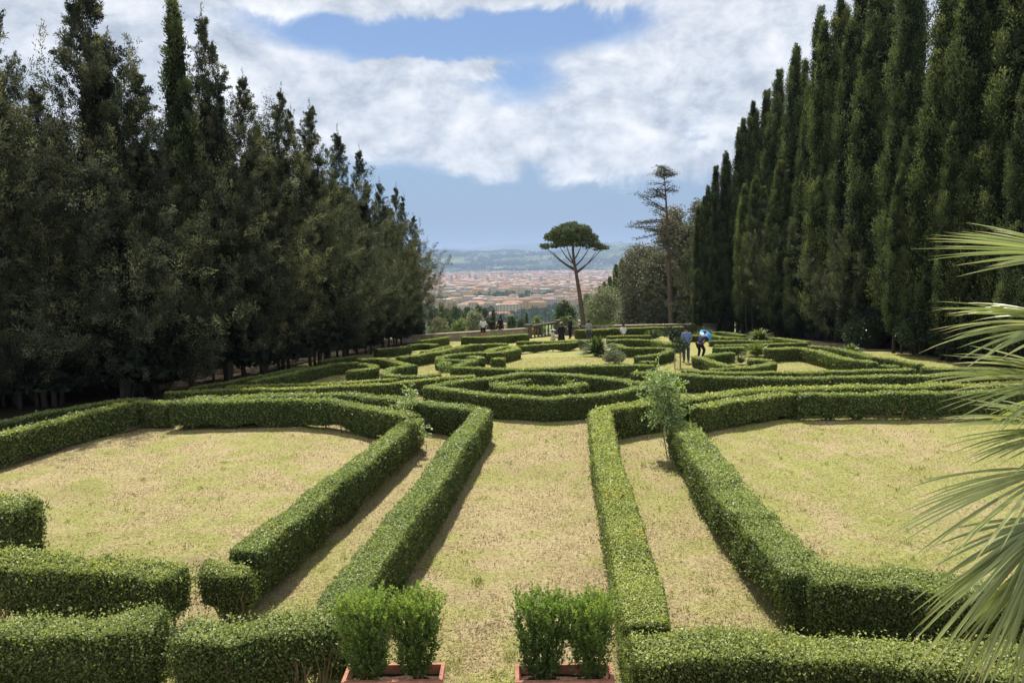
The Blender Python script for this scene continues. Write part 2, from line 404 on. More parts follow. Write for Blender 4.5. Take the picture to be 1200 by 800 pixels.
class Geo:
    """collects pieces of ONE mesh"""
    def __init__(s): s.v = []; s.q = []; s.t = []; s.rq = []; s.rt = []; s.mq = []; s.mt = []; s.n = 0
    def add(s, v, q=None, t=None, r=0.5, m=0):
        v = np.asarray(v, float).reshape(-1, 3)
        if q is not None and len(q):
            q = np.asarray(q, int); s.q.append(q + s.n); s.rq.append(np.broadcast_to(r, (len(q),)).astype(float)); s.mq.append(np.full(len(q), m))
        if t is not None and len(t):
            t = np.asarray(t, int); s.t.append(t + s.n); s.rt.append(np.broadcast_to(r if np.ndim(r) == 0 else 0.5, (len(t),)).astype(float)); s.mt.append(np.full(len(t), m))
        s.v.append(v); s.n += len(v)
    def leaves(s, c, d, n, L, W, r, m=0):
        v, q = leaf_arrays(c, d, n, L, W); s.add(v, q, r=r, m=m)
    def tube(s, pts, rad, sides=7, m=0, r=0.5, cap=True):
        pts = np.asarray(pts, float); k = len(pts); rad = np.broadcast_to(rad, (k,))
        tan = unit(np.gradient(pts, axis=0))
        ref = np.array([0, 0, 1.0]) if abs(tan[0][2]) < 0.9 else np.array([1.0, 0, 0])
        a = unit(np.cross(tan, ref)); b = np.cross(tan, a)
        th = np.linspace(0, 2 * np.pi, sides, endpoint=False)
        v = pts[:, None] + rad[:, None, None] * (a[:, None] * np.cos(th)[None, :, None] + b[:, None] * np.sin(th)[None, :, None])
        i = np.arange(k - 1)[:, None] * sides; j = np.arange(sides)[None]; j2 = (j + 1) % sides
        q = np.stack([i + j, i + j2, i + sides + j2, i + sides + j], -1).reshape(-1, 4)
        vv = v.reshape(-1, 3); t = None
        if cap:
            vv = np.concatenate([vv, pts[:1], pts[-1:]])
            n0 = k * sides
            jj = np.arange(sides); j3 = (jj + 1) % sides
            t = np.concatenate([np.stack([np.full(sides, n0), j3, jj], 1), np.stack([np.full(sides, n0 + 1), (k - 1) * sides + jj, (k - 1) * sides + j3], 1)])
        s.add(vv, q, t, r=r, m=m)
    def box(s, c, size, m=0, rz=0.0, taper=1.0):
        x, y, z = np.asarray(size, float) / 2
        v = np.array([[-x, -y, -z], [x, -y, -z], [x, y, -z], [-x, y, -z], [-x * taper, -y * taper, z], [x * taper, -y * taper, z], [x * taper, y * taper, z], [-x * taper, y * taper, z]])
        ca, sa = math.cos(rz), math.sin(rz)
        v = np.stack([v[:, 0] * ca - v[:, 1] * sa, v[:, 0] * sa + v[:, 1] * ca, v[:, 2]], 1) + np.asarray(c, float)
        s.add(v, [[0, 3, 2, 1], [4, 5, 6, 7], [0, 1, 5, 4], [1, 2, 6, 5], [2, 3, 7, 6], [3, 0, 4, 7]], m=m)
    def lathe(s, prof, base, sides=16, m=0):
        prof = np.asarray(prof, float); k = len(prof)
        th = np.linspace(0, 2 * np.pi, sides, endpoint=False)
        v = np.stack([prof[:, :1] * np.cos(th), prof[:, :1] * np.sin(th), np.repeat(prof[:, 1:], sides, 1)], -1).reshape(-1, 3) + np.asarray(base, float)
        i = np.arange(k - 1)[:, None] * sides; j = np.arange(sides)[None]; j2 = (j + 1) % sides
        s.add(v, np.stack([i + j, i + j2, i + sides + j2, i + sides + j], -1).reshape(-1, 4), m=m)
    def mesh(s, name, mats, smooth=False):
        if isinstance(mats, str): mats = (mats,)
        q = np.concatenate(s.q) if s.q else None; t = np.concatenate(s.t) if s.t else None
        r = np.concatenate([*(s.rq or [np.zeros(0)]), *(s.rt or [np.zeros(0)])])
        mi = np.concatenate([*(s.mq or [np.zeros(0, int)]), *(s.mt or [np.zeros(0, int)])])
        return np_mesh(name, np.concatenate(s.v), q, t, mats, r, smooth, mi)
    def obj(s, name, mats, parent=None, smooth=False):
        return link(bpy.data.objects.new(name, s.mesh(name, mats, smooth)), parent)

def tag(o, label=None, cat=None, group=None, kind=None):
    for k, v in (('label', label), ('category', cat), ('group', group), ('kind', kind)):
        if v: o[k] = v
    return o

def empty(name, loc, label, cat, group=None, rz=0.0):
    o = bpy.data.objects.new(name, None); o.empty_display_size = 0.2
    o.location = loc; o.rotation_euler = (0, 0, rz)
    link(o); tag(o, label, cat, group)
    return o

def part(name, mesh, parent, label=None):
    o = link(bpy.data.objects.new(name, mesh), parent)
    if label: o['label'] = label
    return o

# ------------------------------------------------------------------ ground, terrain, hills
def grid_mesh(name, xs, ys, zf, mat, smooth=True, warp=None):
    X, Y = np.meshgrid(xs, ys)
    if warp is not None: X = warp(X, Y)
    Z = zf(X, Y)
    v = np.stack([X, Y, Z], -1).reshape(-1, 3)
    nx, ny = len(xs), len(ys)
    i = np.arange(ny - 1)[:, None] * nx; j = np.arange(nx - 1)[None]
    q = np.stack([i + j, i + j + 1, i + nx + j + 1, i + nx + j], -1).reshape(-1, 4)
    o = link(bpy.data.objects.new(name, np_mesh(name, v, q, None, (mat,), None, smooth)))
    tag(o, kind='structure')
    return o

def vnoise(x, y, s, seed=0):
    """cheap smooth value noise"""
    x = np.asarray(x, float) / s; y = np.asarray(y, float) / s
    xi = np.floor(x).astype(int); yi = np.floor(y).astype(int); fx = x - xi; fy = y - yi
    fx = fx * fx * (3 - 2 * fx); fy = fy * fy * (3 - 2 * fy)
    def h(a, b):
        n = (a * 374761393 + b * 668265263 + seed * 974711) & 0x7fffffff
        n = ((n ^ (n >> 13)) * 1274126177) & 0x7fffffff
        return ((n ^ (n >> 16)) & 0xffff) / 65535.0
    return (h(xi, yi) * (1 - fx) + h(xi + 1, yi) * fx) * (1 - fy) + (h(xi, yi + 1) * (1 - fx) + h(xi + 1, yi + 1) * fx) * fy

def soil_amt(x, y):
    s = vnoise(x, y, 2.3, 51) * .5 + vnoise(x, y, .9, 52) * .3 + vnoise(x, y, .3, 53) * .2
    a = sstep(.58, .75, s) * .45
    for cx, cy, rx, ry in ((4.3, 11.3, 1.3, .7), (-5.6, 12.2, 1.9, .5), (1.1, 18.2, 1.2, 1.4), (-4.6, 16.5, 1.3, .5), (8.5, 13.4, 1.5, .4), (6.6, 19.5, 2.4, .6), (-8.4, 19.5, 1.8, .8), (-2.6, 14.6, .5, .4), (3.9, 20.0, .9, .6)):
        a = np.maximum(a, (.62 if cx in (4.3, -5.6) else .36) * sstep(1.35, .1, np.hypot((x - cx) / rx, (y - cy) / ry) + 1.5 * (vnoise(x, y, .5, 54) - .5) + .8 * (vnoise(x, y, .2, 55) - .5)))
    return a
def green_amt(x, y):
    return .07 * sstep(3.4, 6.5, x) - .05 * sstep(2.6, 1.2, np.abs(x - .25)) - .035 * sstep(-2.5, -4.5, x) + .01 + vnoise(x, y, 3.4, 61) * .28 + vnoise(x, y, 1.2, 62) * .32 + vnoise(x, y, .45, 63) * .4
def lump(x, y):
    return gz(x, y) + (0.05 * (vnoise(x, y, 1.7, 3) - 0.5) + 0.035 * (vnoise(x, y, .5, 4) - .5)) * sstep(6, 9, y)
gxs = np.concatenate([np.linspace(-70, -17, 50), np.arange(-16.9, 17, .15), np.linspace(17.1, 70, 50)])
gys = np.concatenate([np.linspace(-30, 7.5, 30), np.arange(7.7, 30, .15), np.linspace(30.2, 69, 110)])
gro = grid_mesh('ground', gxs, gys, lump, 'dry_lawn')
_v = np.zeros(len(gro.data.vertices) * 3, np.float32); gro.data.vertices.foreach_get('co', _v); _v = _v.reshape(-1, 3)
for _n, _f in (('soil', soil_amt), ('green', green_amt)):
    _a = gro.data.attributes.new(_n, 'FLOAT', 'POINT'); _a.data.foreach_set('value', _f(_v[:, 0], _v[:, 1]).astype(np.float32))
ys = np.concatenate([np.linspace(69, 760, 140), np.geomspace(790, 26000, 40)])
grid_mesh('terrain', np.linspace(-1.3, 1.3, 131), ys, lambda x, y: np.where(y < 69.5, gz(x, np.full_like(y, 69)), tz(x, y)), 'valley_soil', warp=lambda u, y: u * (y + 60))
def hz(x, y):
    d = (y - 7000) / 1000
    h = -84 + 175 * sstep(0, 1.9, d) * (0.5 + 0.75 * vnoise(x, y, 1500, 5)) + 130 * sstep(1.5, 5, d) * vnoise(x, y, 2600, 9)
    h = h + 190 * sstep(7, 13, d) * (0.4 + vnoise(x, y, 5200, 11)) + 24 * sstep(0.2, 1.2, d) * vnoise(x, y, 420, 2) + 9 * vnoise(x, y, 140, 4) * sstep(0.1, 0.8, d)
    h = h + 150 * sstep(300, 1900, x) * sstep(0, 3, d) * 0.45
    return h
grid_mesh('hills', np.linspace(-0.9, 0.9, 240), np.concatenate([np.linspace(6800, 12000, 120), np.linspace(12150, 22000, 45)]), hz, 'hill_cover', warp=lambda u, y: u * y * 0.55)

# needle litter strips under the two tree rows, darkened to paint tree shade
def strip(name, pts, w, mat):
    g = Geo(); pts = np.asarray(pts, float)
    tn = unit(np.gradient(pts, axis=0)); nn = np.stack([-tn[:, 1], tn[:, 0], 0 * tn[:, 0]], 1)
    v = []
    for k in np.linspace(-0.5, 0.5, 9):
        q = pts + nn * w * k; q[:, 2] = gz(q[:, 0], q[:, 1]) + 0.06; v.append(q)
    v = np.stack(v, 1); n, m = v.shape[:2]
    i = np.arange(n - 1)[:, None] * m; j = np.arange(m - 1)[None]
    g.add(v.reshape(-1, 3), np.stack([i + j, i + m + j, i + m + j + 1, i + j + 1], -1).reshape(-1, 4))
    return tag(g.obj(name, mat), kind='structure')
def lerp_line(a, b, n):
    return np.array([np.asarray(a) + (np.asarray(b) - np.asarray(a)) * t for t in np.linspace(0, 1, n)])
strip('litter_shade_strip', lerp_line((-28.5, 8, 0), (-17.6, 66, 0), 60), 24, 'shade_litter')
strip('litter_shade_strip', lerp_line((36, 20, 0), (25.6, 68, 0), 60), 22, 'shade_litter')

# ------------------------------------------------------------------ clipped hedges
def resample(pts, step):
    pts = np.asarray(pts, float)
    d = np.concatenate([[0], np.cumsum(np.linalg.norm(np.diff(pts, axis=0), axis=1))])
    n = max(4, int(d[-1] / step) + 1)
    s = np.linspace(0, d[-1], n)
    return np.stack([np.interp(s, d, pts[:, k]) for k in range(3)], 1)

def smooth_pts(p, it=2):
    p = np.asarray(p, float)
    for _ in range(it):          # corner cutting keeps the ends
        a = p[:-1] * 0.75 + p[1:] * 0.25; b = p[:-1] * 0.25 + p[1:] * 0.75
        p = np.concatenate([p[:1], np.stack([a, b], 1).reshape(-1, 3)[1:-1], p[-1:]])
    return p

HEDGES = []
def hedge(label, lines, h, w, gap=0.0, stems=0, shaggy=1.0, curve=True, cover=1.25, kind_name='box_hedge', group='clipped box hedges of the parterre', rough=0.05):
    core = Geo(); fol = Geo(); stem_spots = []
    if not isinstance(lines[0], list): lines = [lines]
    for li, line in enumerate(lines):
        pts = np.array([P(a, b, h) for a, b in line])
        pts[:, 2] = 0
        closed = np.allclose(pts[0], pts[-1])
        if li == 0:
            if np.median(pts[:, 1]) > 22: w = w * 0.8; shaggy = shaggy * 0.5; h = h * 0.97
            else: w = w * 0.82; shaggy = shaggy * 0.85; h = h * 0.98
        if curve and len(pts) > 2: pts = smooth_pts(pts, 2)
        pts = resample(pts, 0.2)
        k = len(pts)
        tn = unit(np.gradient(pts, axis=0)); nn = np.stack([tn[:, 1], -tn[:, 0], 0 * tn[:, 0]], 1)
        sd = rng.integers(1000)
        lowz = 0.03 + gap * 0.5 * h * np.clip(vnoise(np.arange(k) * 0.2, np.full(k, 3.3), 0.42, sd) * 2.0 - 0.55 + 0.5 * vnoise(np.arange(k) * 0.2, np.full(k, 7.3), 1.6, sd), 0, 1)
        if gap > 1: lowz = 0.04 + 0.46 * h * np.clip(.45 + .9 * vnoise(np.arange(k) * 0.2, np.full(k, 3.3), 0.5, sd), 0, 1)
        hn = h * (1 + rough * 1.6 * (vnoise(pts[:, 0], pts[:, 1], 0.9, sd + 5) - 0.5) + rough * (vnoise(pts[:, 0], pts[:, 1], 0.35, sd + 7) - 0.5))
        wn = w * (1 + 1.6 * rough * (vnoise(pts[:, 0], pts[:, 1], 0.7, sd + 9) - 0.5))
        endr = np.minimum(np.arange(k), np.arange(k)[::-1]) * 0.2
        if not closed:
            wn = wn * np.where(endr < 0.15, 0.95, 1.0)
        # section from the foot on one side over the top to the foot on the other
        prof = np.array([(-0.40, 0.0), (-0.46, 0.25), (-0.5, 0.55), (-0.5, 0.93), (-0.465, 0.992), (-0.2, 1.0), (0.0, 1.0), (0.2, 1.0), (0.465, 0.992), (0.5, 0.93), (0.5, 0.55), (0.46, 0.25), (0.40, 0.0)])
        m = len(prof)
        sec = pts[:, None] + nn[:, None] * (prof[None, :, :1] * wn[:, None, None])
        zz = lowz[:, None] + prof[None, :, 1] * (hn - lowz)[:, None]
        gzz = gz(pts[:, 0], pts[:, 1])[:, None]
        jit = (vnoise(sec[..., 0] * 1.0 + zz * 0.7, sec[..., 1] + zz * 0.9, 0.28, sd) - 0.5) * (0.05 * shaggy + 0.16 * max(0, shaggy - 1.2))
        sec = sec + nn[:, None] * (np.sign(prof[:, 0])[None, :, None] * jit[..., None])
        zz = zz + jit * (prof[None, :, 1] > 0.9)
        outer = sec.copy(); outer[..., 2] = gzz + zz
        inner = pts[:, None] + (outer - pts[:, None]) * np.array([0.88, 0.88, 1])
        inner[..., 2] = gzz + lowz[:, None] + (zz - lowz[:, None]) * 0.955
        i = np.arange(k - 1)[:, None] * m; j = np.arange(m - 1)[None]
        q = np.stack([i + j, i + j + 1, i + m + j + 1, i + m + j], -1).reshape(-1, 4)
        qb = np.stack([np.arange(k - 1) * m, np.arange(k - 1) * m + m, np.arange(1, k) * m + m - 1, np.arange(k - 1) * m + m - 1], 1)
        core.add(inner.reshape(-1, 3), np.concatenate([q, qb]))
        caps = [inner[0], inner[-1][::-1]]
        for cpt in caps:
            core.add(np.concatenate([cpt, cpt.mean(0, keepdims=True)]), None, [[a, (a + 1) % m, m] for a in range(m)])
        # leaves all over the surface
        def scatter(A, B, C, D, extra=1.0):
            n0 = np.cross(B - A, D - A); n1 = np.cross(C - B, A - B)
            ar = np.linalg.norm(np.cross(C - A, D - B), axis=1) / 2
            cen = (A + B + C + D) / 4
            dist = np.linalg.norm(cen - CAM, axis=1)
            size = np.clip(0.0026 * dist, 0.027, 0.062)
            cnt = rng.poisson(ar * cover * extra / (0.36 * size * size))
            idx = np.repeat(np.arange(len(A)), cnt)
            u = rng.random((len(idx), 1)); v = rng.random((len(idx), 1))
            p = A[idx] * (1 - u) * (1 - v) + B[idx] * u * (1 - v) + C[idx] * u * v + D[idx] * (1 - u) * v
            nrm = unit(np.cross(C - A, D - B))[idx]
            sz = size[idx] * rng.uniform(0.7, 1.25, len(idx))
            lift = rng.normal(-0.1, 0.5, (len(idx), 1)) * sz[:, None] * shaggy
            far = rng.random((len(idx), 1)) < (0.03 + 0.10 * max(0, shaggy - 0.9)) * shaggy
            lift = np.where(far, lift + rng.random((len(idx), 1)) * 0.06 * shaggy * (1 + vnoise(p[:, 0] * 3, p[:, 1] * 3 + p[:, 2] * 2, 0.5, sd)[:, None]), lift)
            p = p + nrm * lift
            fn = unit(nrm * (0.75 + 0.75 * np.clip(nrm[:, 2:], 0, 1)) + rdir(len(idx)) * 0.8)
            d = rdir(len(idx)) + np.array([0, 0, 0.35])
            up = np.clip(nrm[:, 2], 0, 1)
            r = np.clip(0.27 + 0.44 * up + rng.normal(0, 0.17, len(idx)), 0, 1)  # upward leaves paler: young growth, and sunlit tops painted into the tone
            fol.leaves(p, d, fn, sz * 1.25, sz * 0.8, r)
            # stray young shoots that escaped the shears
            nsh = rng.poisson(ar * 5.0 * shaggy * (dist < 24))
            i2 = np.repeat(np.arange(len(A)), nsh)
            if len(i2):
                n2 = unit(np.cross(C - A, D - B))[i2]; sdir = unit(n2 * .6 + np.array([0, 0, .8]) + rng.normal(size=(len(i2), 3)) * .35)
                sl = rng.uniform(.04, .11, (len(i2), 1)) * min(1.4, shaggy)
                for t_ in (.3, .5, .7, .85, 1.0):
                    ld = unit(sdir * .6 + rdir(len(i2)))
                    fol.leaves(cen[i2] + rng.normal(0, .03, (len(i2), 3)) * 0 + sdir * sl * t_ + ld * .01, ld, rdir(len(i2)), np.full(len(i2), .032), np.full(len(i2), .02), np.full(len(i2), .55 + .4 * t_))
        # orientation: outward normals
        A = outer[:-1, :-1].reshape(-1, 3); B = outer[:-1, 1:].reshape(-1, 3); C = outer[1:, 1:].reshape(-1, 3); D = outer[1:, :-1].reshape(-1, 3)
        nrm = np.cross(C - A, D - B); cen = (A + B + C + D) / 4
        mid = np.repeat(pts[:-1], m - 1, 0); mid = mid + np.array([0, 0, 1]) * (gz(mid[:, 0], mid[:, 1]) + h * 0.4)[:, None]
        flip = (nrm * (cen - mid)).sum(1) < 0
        A2 = np.where(flip[:, None], D, A); B2 = np.where(flip[:, None], C, B); C2 = np.where(flip[:, None], B, C); D2 = np.where(flip[:, None], A, D)
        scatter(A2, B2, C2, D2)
        if not closed:
            for e, s_ in ((0, -1), (-1, 1)):
                o = outer[e]; half = m // 2
                A = o[:half]; B = o[1:half + 1]; C = o[::-1][1:half + 1]; D = o[::-1][:half]
                n = np.cross(C - A, D - B); fl = (n @ (tn[e] * s_)).mean() < 0
                off = tn[e] * s_ * 0.03
                if fl: scatter(D + off, C + off, B + off, A + off, 1.3)
                else: scatter(A + off, B + off, C + off, D + off, 1.3)
        if gap > 0 and pts[0, 1] < 26:       # straggling leaves on the bare lower stems
            ns_ = int(k * 0.2 * (420 * gap if gap < .9 else 170)); ii = rng.integers(0, k, ns_)
            pp = pts[ii] + nn[ii] * (rng.uniform(-.48, .48, ns_) * wn[ii])[:, None]
            pp[:, 2] = gz(pp[:, 0], pp[:, 1]) + lowz[ii] * rng.random(ns_) ** .6 + .04
            fol.leaves(pp, rdir(ns_), rdir(ns_), rng.uniform(.025, .045, ns_), rng.uniform(.016, .028, ns_), rng.uniform(.1, .6, ns_))
        for s_ in range(stems):
            ii = int(rng.integers(1, k - 1)); stem_spots.append((pts[ii] + nn[ii] * rng.uniform(-0.3, 0.34) * w, hn[ii]))
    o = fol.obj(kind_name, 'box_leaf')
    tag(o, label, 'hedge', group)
    c = core.obj('shade_core', 'hedge_core', o)  # solid core behind the leaves, shade put into its colour
    for (p, hh) in stem_spots:
        g = Geo()
        a = rng.uniform(0, 6.28); b = rng.uniform(0.05, 0.16)
        z0 = float(gz(p[0], p[1]))
        base = np.array([p[0], p[1], z0 - 0.02])
        for f_i in range(4):                 # one woody foot that forks into crooked twigs
            a2 = a + rng.normal(0, 1.3); b2 = b * rng.uniform(.6, 2.2); r_0 = (0.021 if f_i == 0 else 0.010) * rng.uniform(.6, 1.1)
            k0 = base + np.array([math.cos(a) * .02, math.sin(a) * .02, 0 if f_i == 0 else hh * rng.uniform(.08, .3)])
            pa = [k0] + [k0 + np.array([math.cos(a2) * b2 * t_ + rng.normal(0, .018), math.sin(a2) * b2 * t_ + rng.normal(0, .018), hh * .72 * t_ * (1 if f_i == 0 else .8)]) for t_ in (.25, .5, .75, 1.0)]
            pa = smooth_pts(pa, 1); g.tube(pa, np.linspace(r_0, r_0 * .35, len(pa)), 5)
        g.obj('stem', 'stem_bark', o)
    HEDGES.append(o)
    return o

NH = 0.88
#HEDGE_LIST
# near beds
hedge('long clipped hedge along the left edge of the central path, bent at its far end',
      [[(566, 480), (535, 518), (500, 568), (464, 612), (432, 655), (392, 712)], [(566, 479.5), (525, 474), (485, 470), (455, 466), (425, 461.5), (395, 460.5), (340, 462), (280, 465.5), (215, 467.5)]], NH, 0.62, 0.1, curve=False)
hedge('long clipped hedge between the left straw lawn and the side path with the bare rose',
      [[(487, 488), (445, 522), (375, 575), (306, 629), (286, 644)], [(485, 487.5), (455, 481), (425, 474.5), (395, 469.5), (350, 467), (290, 468.5), (230, 470), (202, 471)]], NH, 0.56, 0.35, stems=14, curve=False)
hedge('dark short hedge closing the left lawn at its far left corner', [(158, 470), (180, 470), (198, 471)], 0.8, 0.6, 0.1)
hedge('leafy hedge climbing along the left side of the left straw lawn', [(154, 471), (112, 479), (60, 492), (0, 508), (-70, 527)], 0.85, 0.55, 0.2, stems=5)
hedge('shaded outer hedge at the foot of the big left cypresses', [(172, 466), (140, 467.5), (96, 474), (32, 486), (0, 493), (-70, 510)], 0.7, 0.5)
hedge('bushy bright green hedge end at the left edge beside the straw lawn', [(-70, 592), (0, 590), (34, 591)], 0.95, 0.75, 0.05, shaggy=2.0, rough=0.12)
hedge('second hedge row from the bottom left with stems showing at its foot', [(-70, 657), (60, 659), (150, 662), (208, 666)], 0.9, 0.6, 0.6, stems=22, shaggy=1.9, rough=0.12)
hedge('short sparse hedge piece by the gap at the bottom left', [(240, 664), (266, 662), (290, 656)], 0.84, 0.55, 0.8, stems=14, shaggy=1.7, rough=0.1)
hedge('lowest left hedge block nearest the terrace, cut off by the frame edge', [(-70, 735), (30, 733), (120, 732), (186, 728)], 0.95, 0.62, 0.5, stems=14, shaggy=1.9, rough=0.13)
hedge('lowest left hedge with bare brown stems beside the planter box', [(216, 736), (300, 738), (352, 734), (384, 720)], 0.93, 0.62, 1.35, stems=46, shaggy=1.8, rough=0.11)
hedge('straight clipped hedge on the right edge of the central path',
      [[(703, 479), (710, 530), (728, 600), (743, 660), (757, 728)], [(703, 479.5), (750, 473), (790, 468), (840, 461.5), (865, 457.5), (900, 455), (960, 453.5), (1060, 452.3), (1150, 450.5), (1260, 448)]], NH, 0.68, 0.1, curve=False)
hedge('broad lowest right hedge running under the palm leaves', [(742, 750), (860, 747), (1000, 753), (1100, 764), (1260, 780)], 0.95, 0.78, 0.3, stems=14, shaggy=1.6, rough=0.1)
hedge('thick diagonal hedge between the right straw lawn and its side path',
      [[(800, 495), (824, 528), (858, 575), (900, 622), (948, 668)], [(948, 668), (1010, 671), (1080, 676), (1150, 684), (1260, 697)]], NH, 0.78, 0.5, stems=18, curve=False, shaggy=1.5, rough=0.1)
hedge('short thick hedge piece behind the pale green rose', [(816, 475), (845, 470), (877, 465.5), (902, 461), (930, 460)], 0.8, 0.6, 0.25, stems=5, shaggy=1.3)
hedge('long tall hedge closing the far side of the right straw lawn', [(937, 460.5), (1000, 460), (1075, 458), (1150, 458), (1260, 456)], 0.85, 0.55, 0.55, stems=22)
# centre lozenge
hedge('lozenge shaped hedge in the centre at the end of the path',
      [[(501, 452.5), (540, 457.5), (590, 462.5), (640, 464.8), (690, 461.5), (730, 456), (757, 451.5)], [(501, 451.5), (540, 446.5), (580, 441.5), (612, 437.5), (650, 437), (688, 440.5), (722, 445), (757, 450)]], 0.78, 0.55, 0.05, curve=False)
hedge('small bushy lens of hedge inside the central lozenge', [(576, 450.6), (608, 445), (640, 441.5), (664, 444.5), (686, 448.5), (660, 452.5), (636, 455), (604, 452.5), (576, 450.6)], 0.58, 0.5, 0.05, shaggy=2.2, rough=0.1, curve=False)
# left middle beds
hedge('long low hedge running from the tree row to the tip of the lozenge', [(195, 458.5), (247, 456.5), (300, 455), (340, 453.8), (390, 451.8), (440, 449.5), (470, 447), (500, 444), (530, 440.8), (555, 438.8)], 0.58, 0.5)
hedge('thin low hedge just behind the long left hedge', [(265, 452.5), (300, 451), (340, 450.3), (378, 448.8), (415, 447), (445, 445), (467, 443.3)], 0.4, 0.45)
hedge('hook shaped hedge in front of the square straw bed', [(514, 437.5), (490, 440), (465, 440), (450, 437.5), (455, 432.5), (468, 428.5), (486, 426.5)], 0.5, 0.5)
hedge('small curved hedge with a cut end at the left middle', [(409, 435), (425, 432.5), (440, 430), (436, 426.8), (424, 425.5)], 0.55, 0.5)
hedge('long hedge bordering the yellow-green strip near the left trees', [(294, 446.5), (306, 443.5), (335, 438.5), (352, 434), (372, 429.5), (390, 426), (419, 424)], 0.52, 0.5)
hedge('shaded hedge under the left trees beside the yellow-green strip', [(225, 454.5), (270, 446.5), (300, 441), (330, 435), (362, 429)], 0.45, 0.45)
hedge('short shaded hedge at the foot of the left trees', [(375, 423), (400, 419), (416, 417)], 0.4, 0.45)
hedge('wavy hedge in front of the shaded left corner', [(419, 420.5), (440, 419.5), (455, 421), (466, 424), (478, 427)], 0.42, 0.5)
hedge('serpentine hedge left of the hairpin hedge', [(468, 418.5), (490, 415), (512, 412), (528, 408.5), (541, 405), (562, 402.5), (594, 402.5)], 0.55, 0.55)
hedge('hairpin hedge curving round the left end of the rear lawn', [(565, 412), (540, 413.5), (521, 416), (513, 419), (521, 421.5), (545, 421.5), (558, 420.5)], 0.52, 0.5)
hedge('hedge along the front of the rear lawn behind the lozenge', [[(531, 430), (570, 431), (610, 432), (660, 429.5), (700, 428), (740, 427.5), (766, 427)], [(532, 429.5), (545, 425), (556, 421.8)]], 0.52, 0.5, 0.1, curve=False)
hedge('triangular hedge loop at the left corner of the rear lawn', [(569, 413), (585, 407), (597, 405), (606, 408), (590, 412), (569, 413)], 0.55, 0.5, curve=False)
hedge('tiny square hedge block left of the rear lawn', [(577, 420), (584, 419.5), (591, 419.5)], 0.4, 0.5)
hedge('small rounded hedge block at the open end of the hairpin', [(550, 418), (557, 417), (564, 419.5)], 0.5, 0.5)
hedge('hedge along the back of the rear lawn with gaps at its foot', [(607, 405), (630, 403.3), (660, 402), (675, 400.5)], 0.5, 0.45, 0.5, stems=6)
hedge('low dark hedge behind the black-clad visitor', [(606, 400), (640, 399.5), (660, 399), (681, 397.8)], 0.5, 0.45)
hedge('dark straight hedge in front of the cream wall by the visitors', [(541, 394.5), (580, 394), (600, 392), (619, 391.5)], 0.6, 0.5)
hedge('shaded hedge at the left end of the cream wall', [(492, 398.5), (510, 396.5), (524, 394.5)], 0.6, 0.5)
hedge('dark far hedge along the edge of the left trees', [(440, 408.5), (460, 407.5), (479, 405.5)], 0.5, 0.5)
hedge('low far hedge left of the serpentine hedge', [(496, 411.5), (510, 408.5), (526, 405)], 0.4, 0.5)
hedge('short far hedge between the left trees and the wall', [(480, 404), (497, 402.5), (512, 403.5)], 0.4, 0.5)
# right middle beds
hedge('wave shaped hedge left of the visitor in the blue shirt', [(712, 398), (740, 397.3), (765, 397.8), (775, 400.2), (785, 402.8), (797, 402.8)], 0.52, 0.5)
hedge('folded hedge curling round beside the visitor in the blue shirt', [(719, 402.5), (727, 404), (730, 407.3), (750, 407.3), (775, 407), (789, 408.8), (775, 414.3), (760, 416.5), (746, 417.5)], 0.5, 0.5)
hedge('small cut hedge end right of the rear lawn', [(752, 424), (759, 423), (766, 424)], 0.45, 0.5)
hedge('long dark hedge running right behind the pale green rose', [(742, 436), (765, 435), (790, 437.2), (820, 439.2), (860, 440.8), (900, 442), (965, 441.2), (1030, 439.5), (1110, 437.8), (1200, 435.5)], 0.68, 0.55)
hedge('thin low hedge just behind the long right hedge', [(800, 433.5), (840, 435.3), (890, 436.2), (940, 435.3), (985, 434.3), (1030, 433.2), (1068, 431.5)], 0.42, 0.48)
hedge('wedge hedge right of the crouching visitor', [(815, 417.5), (828, 420.5), (842, 425.3), (856, 428.3)], 0.5, 0.5)
hedge('curved hedge enclosing the small right straw bed', [[(832, 432), (865, 431), (890, 427.8), (906, 424)], [(878, 421.5), (893, 421.3), (904, 422.5)]], 0.42, 0.5)
hedge('short hedge behind the wedge hedge', [(829, 416.5), (842, 414.3), (858, 412.5)], 0.48, 0.5)
hedge('low straight hedge in front of the right trunks', [(838, 404), (877, 403.3), (920, 402), (945, 401.5)], 0.35, 0.45)
hedge('angled tall hedge on the far side of the small right straw bed', [(899, 408.3), (927, 406.5), (942, 407), (965, 412.3), (988, 419), (1024, 424.3)], 0.66, 0.6)
hedge('outer hedge following the feet of the right cypresses', [(948, 405), (972, 406), (1000, 412.5), (1025, 418)], 0.5, 0.55)
hedge('low pale hedge stub near the right cypresses', [(1031, 427.5), (1042, 428), (1052, 428.5)], 0.4, 0.5)
hedge('far right pale hedge reaching the palm leaves', [(1081, 429.5), (1100, 430.3), (1130, 431.3), (1190, 432)], 0.5, 0.55)
hedge('shaded hedge below the right cypress stems', [(1030, 418.5), (1055, 421.5), (1078, 426.5)], 0.45, 0.5)
hedge('far hedge right of the blue umbrella', [(834, 388.8), (850, 389), (872, 392)], 0.5, 0.5)
hedge('second far hedge right of the blue umbrella', [(832, 393), (855, 395), (874, 396)], 0.5, 0.5)
hedge('far low hedge at the right trunks behind the green fern clump', [(906, 395.5), (930, 398), (946, 400)], 0.4, 0.5)
hedge('far hedge under the right part of the garden wall', [(727, 387.5), (765, 386), (797, 385.5)], 0.5, 0.5)
hedge('long hedge hugging the foot of the right garden wall', [(676, 386.5), (720, 384.5), (760, 383.3), (800, 382.5)], 0.75, 0.7)
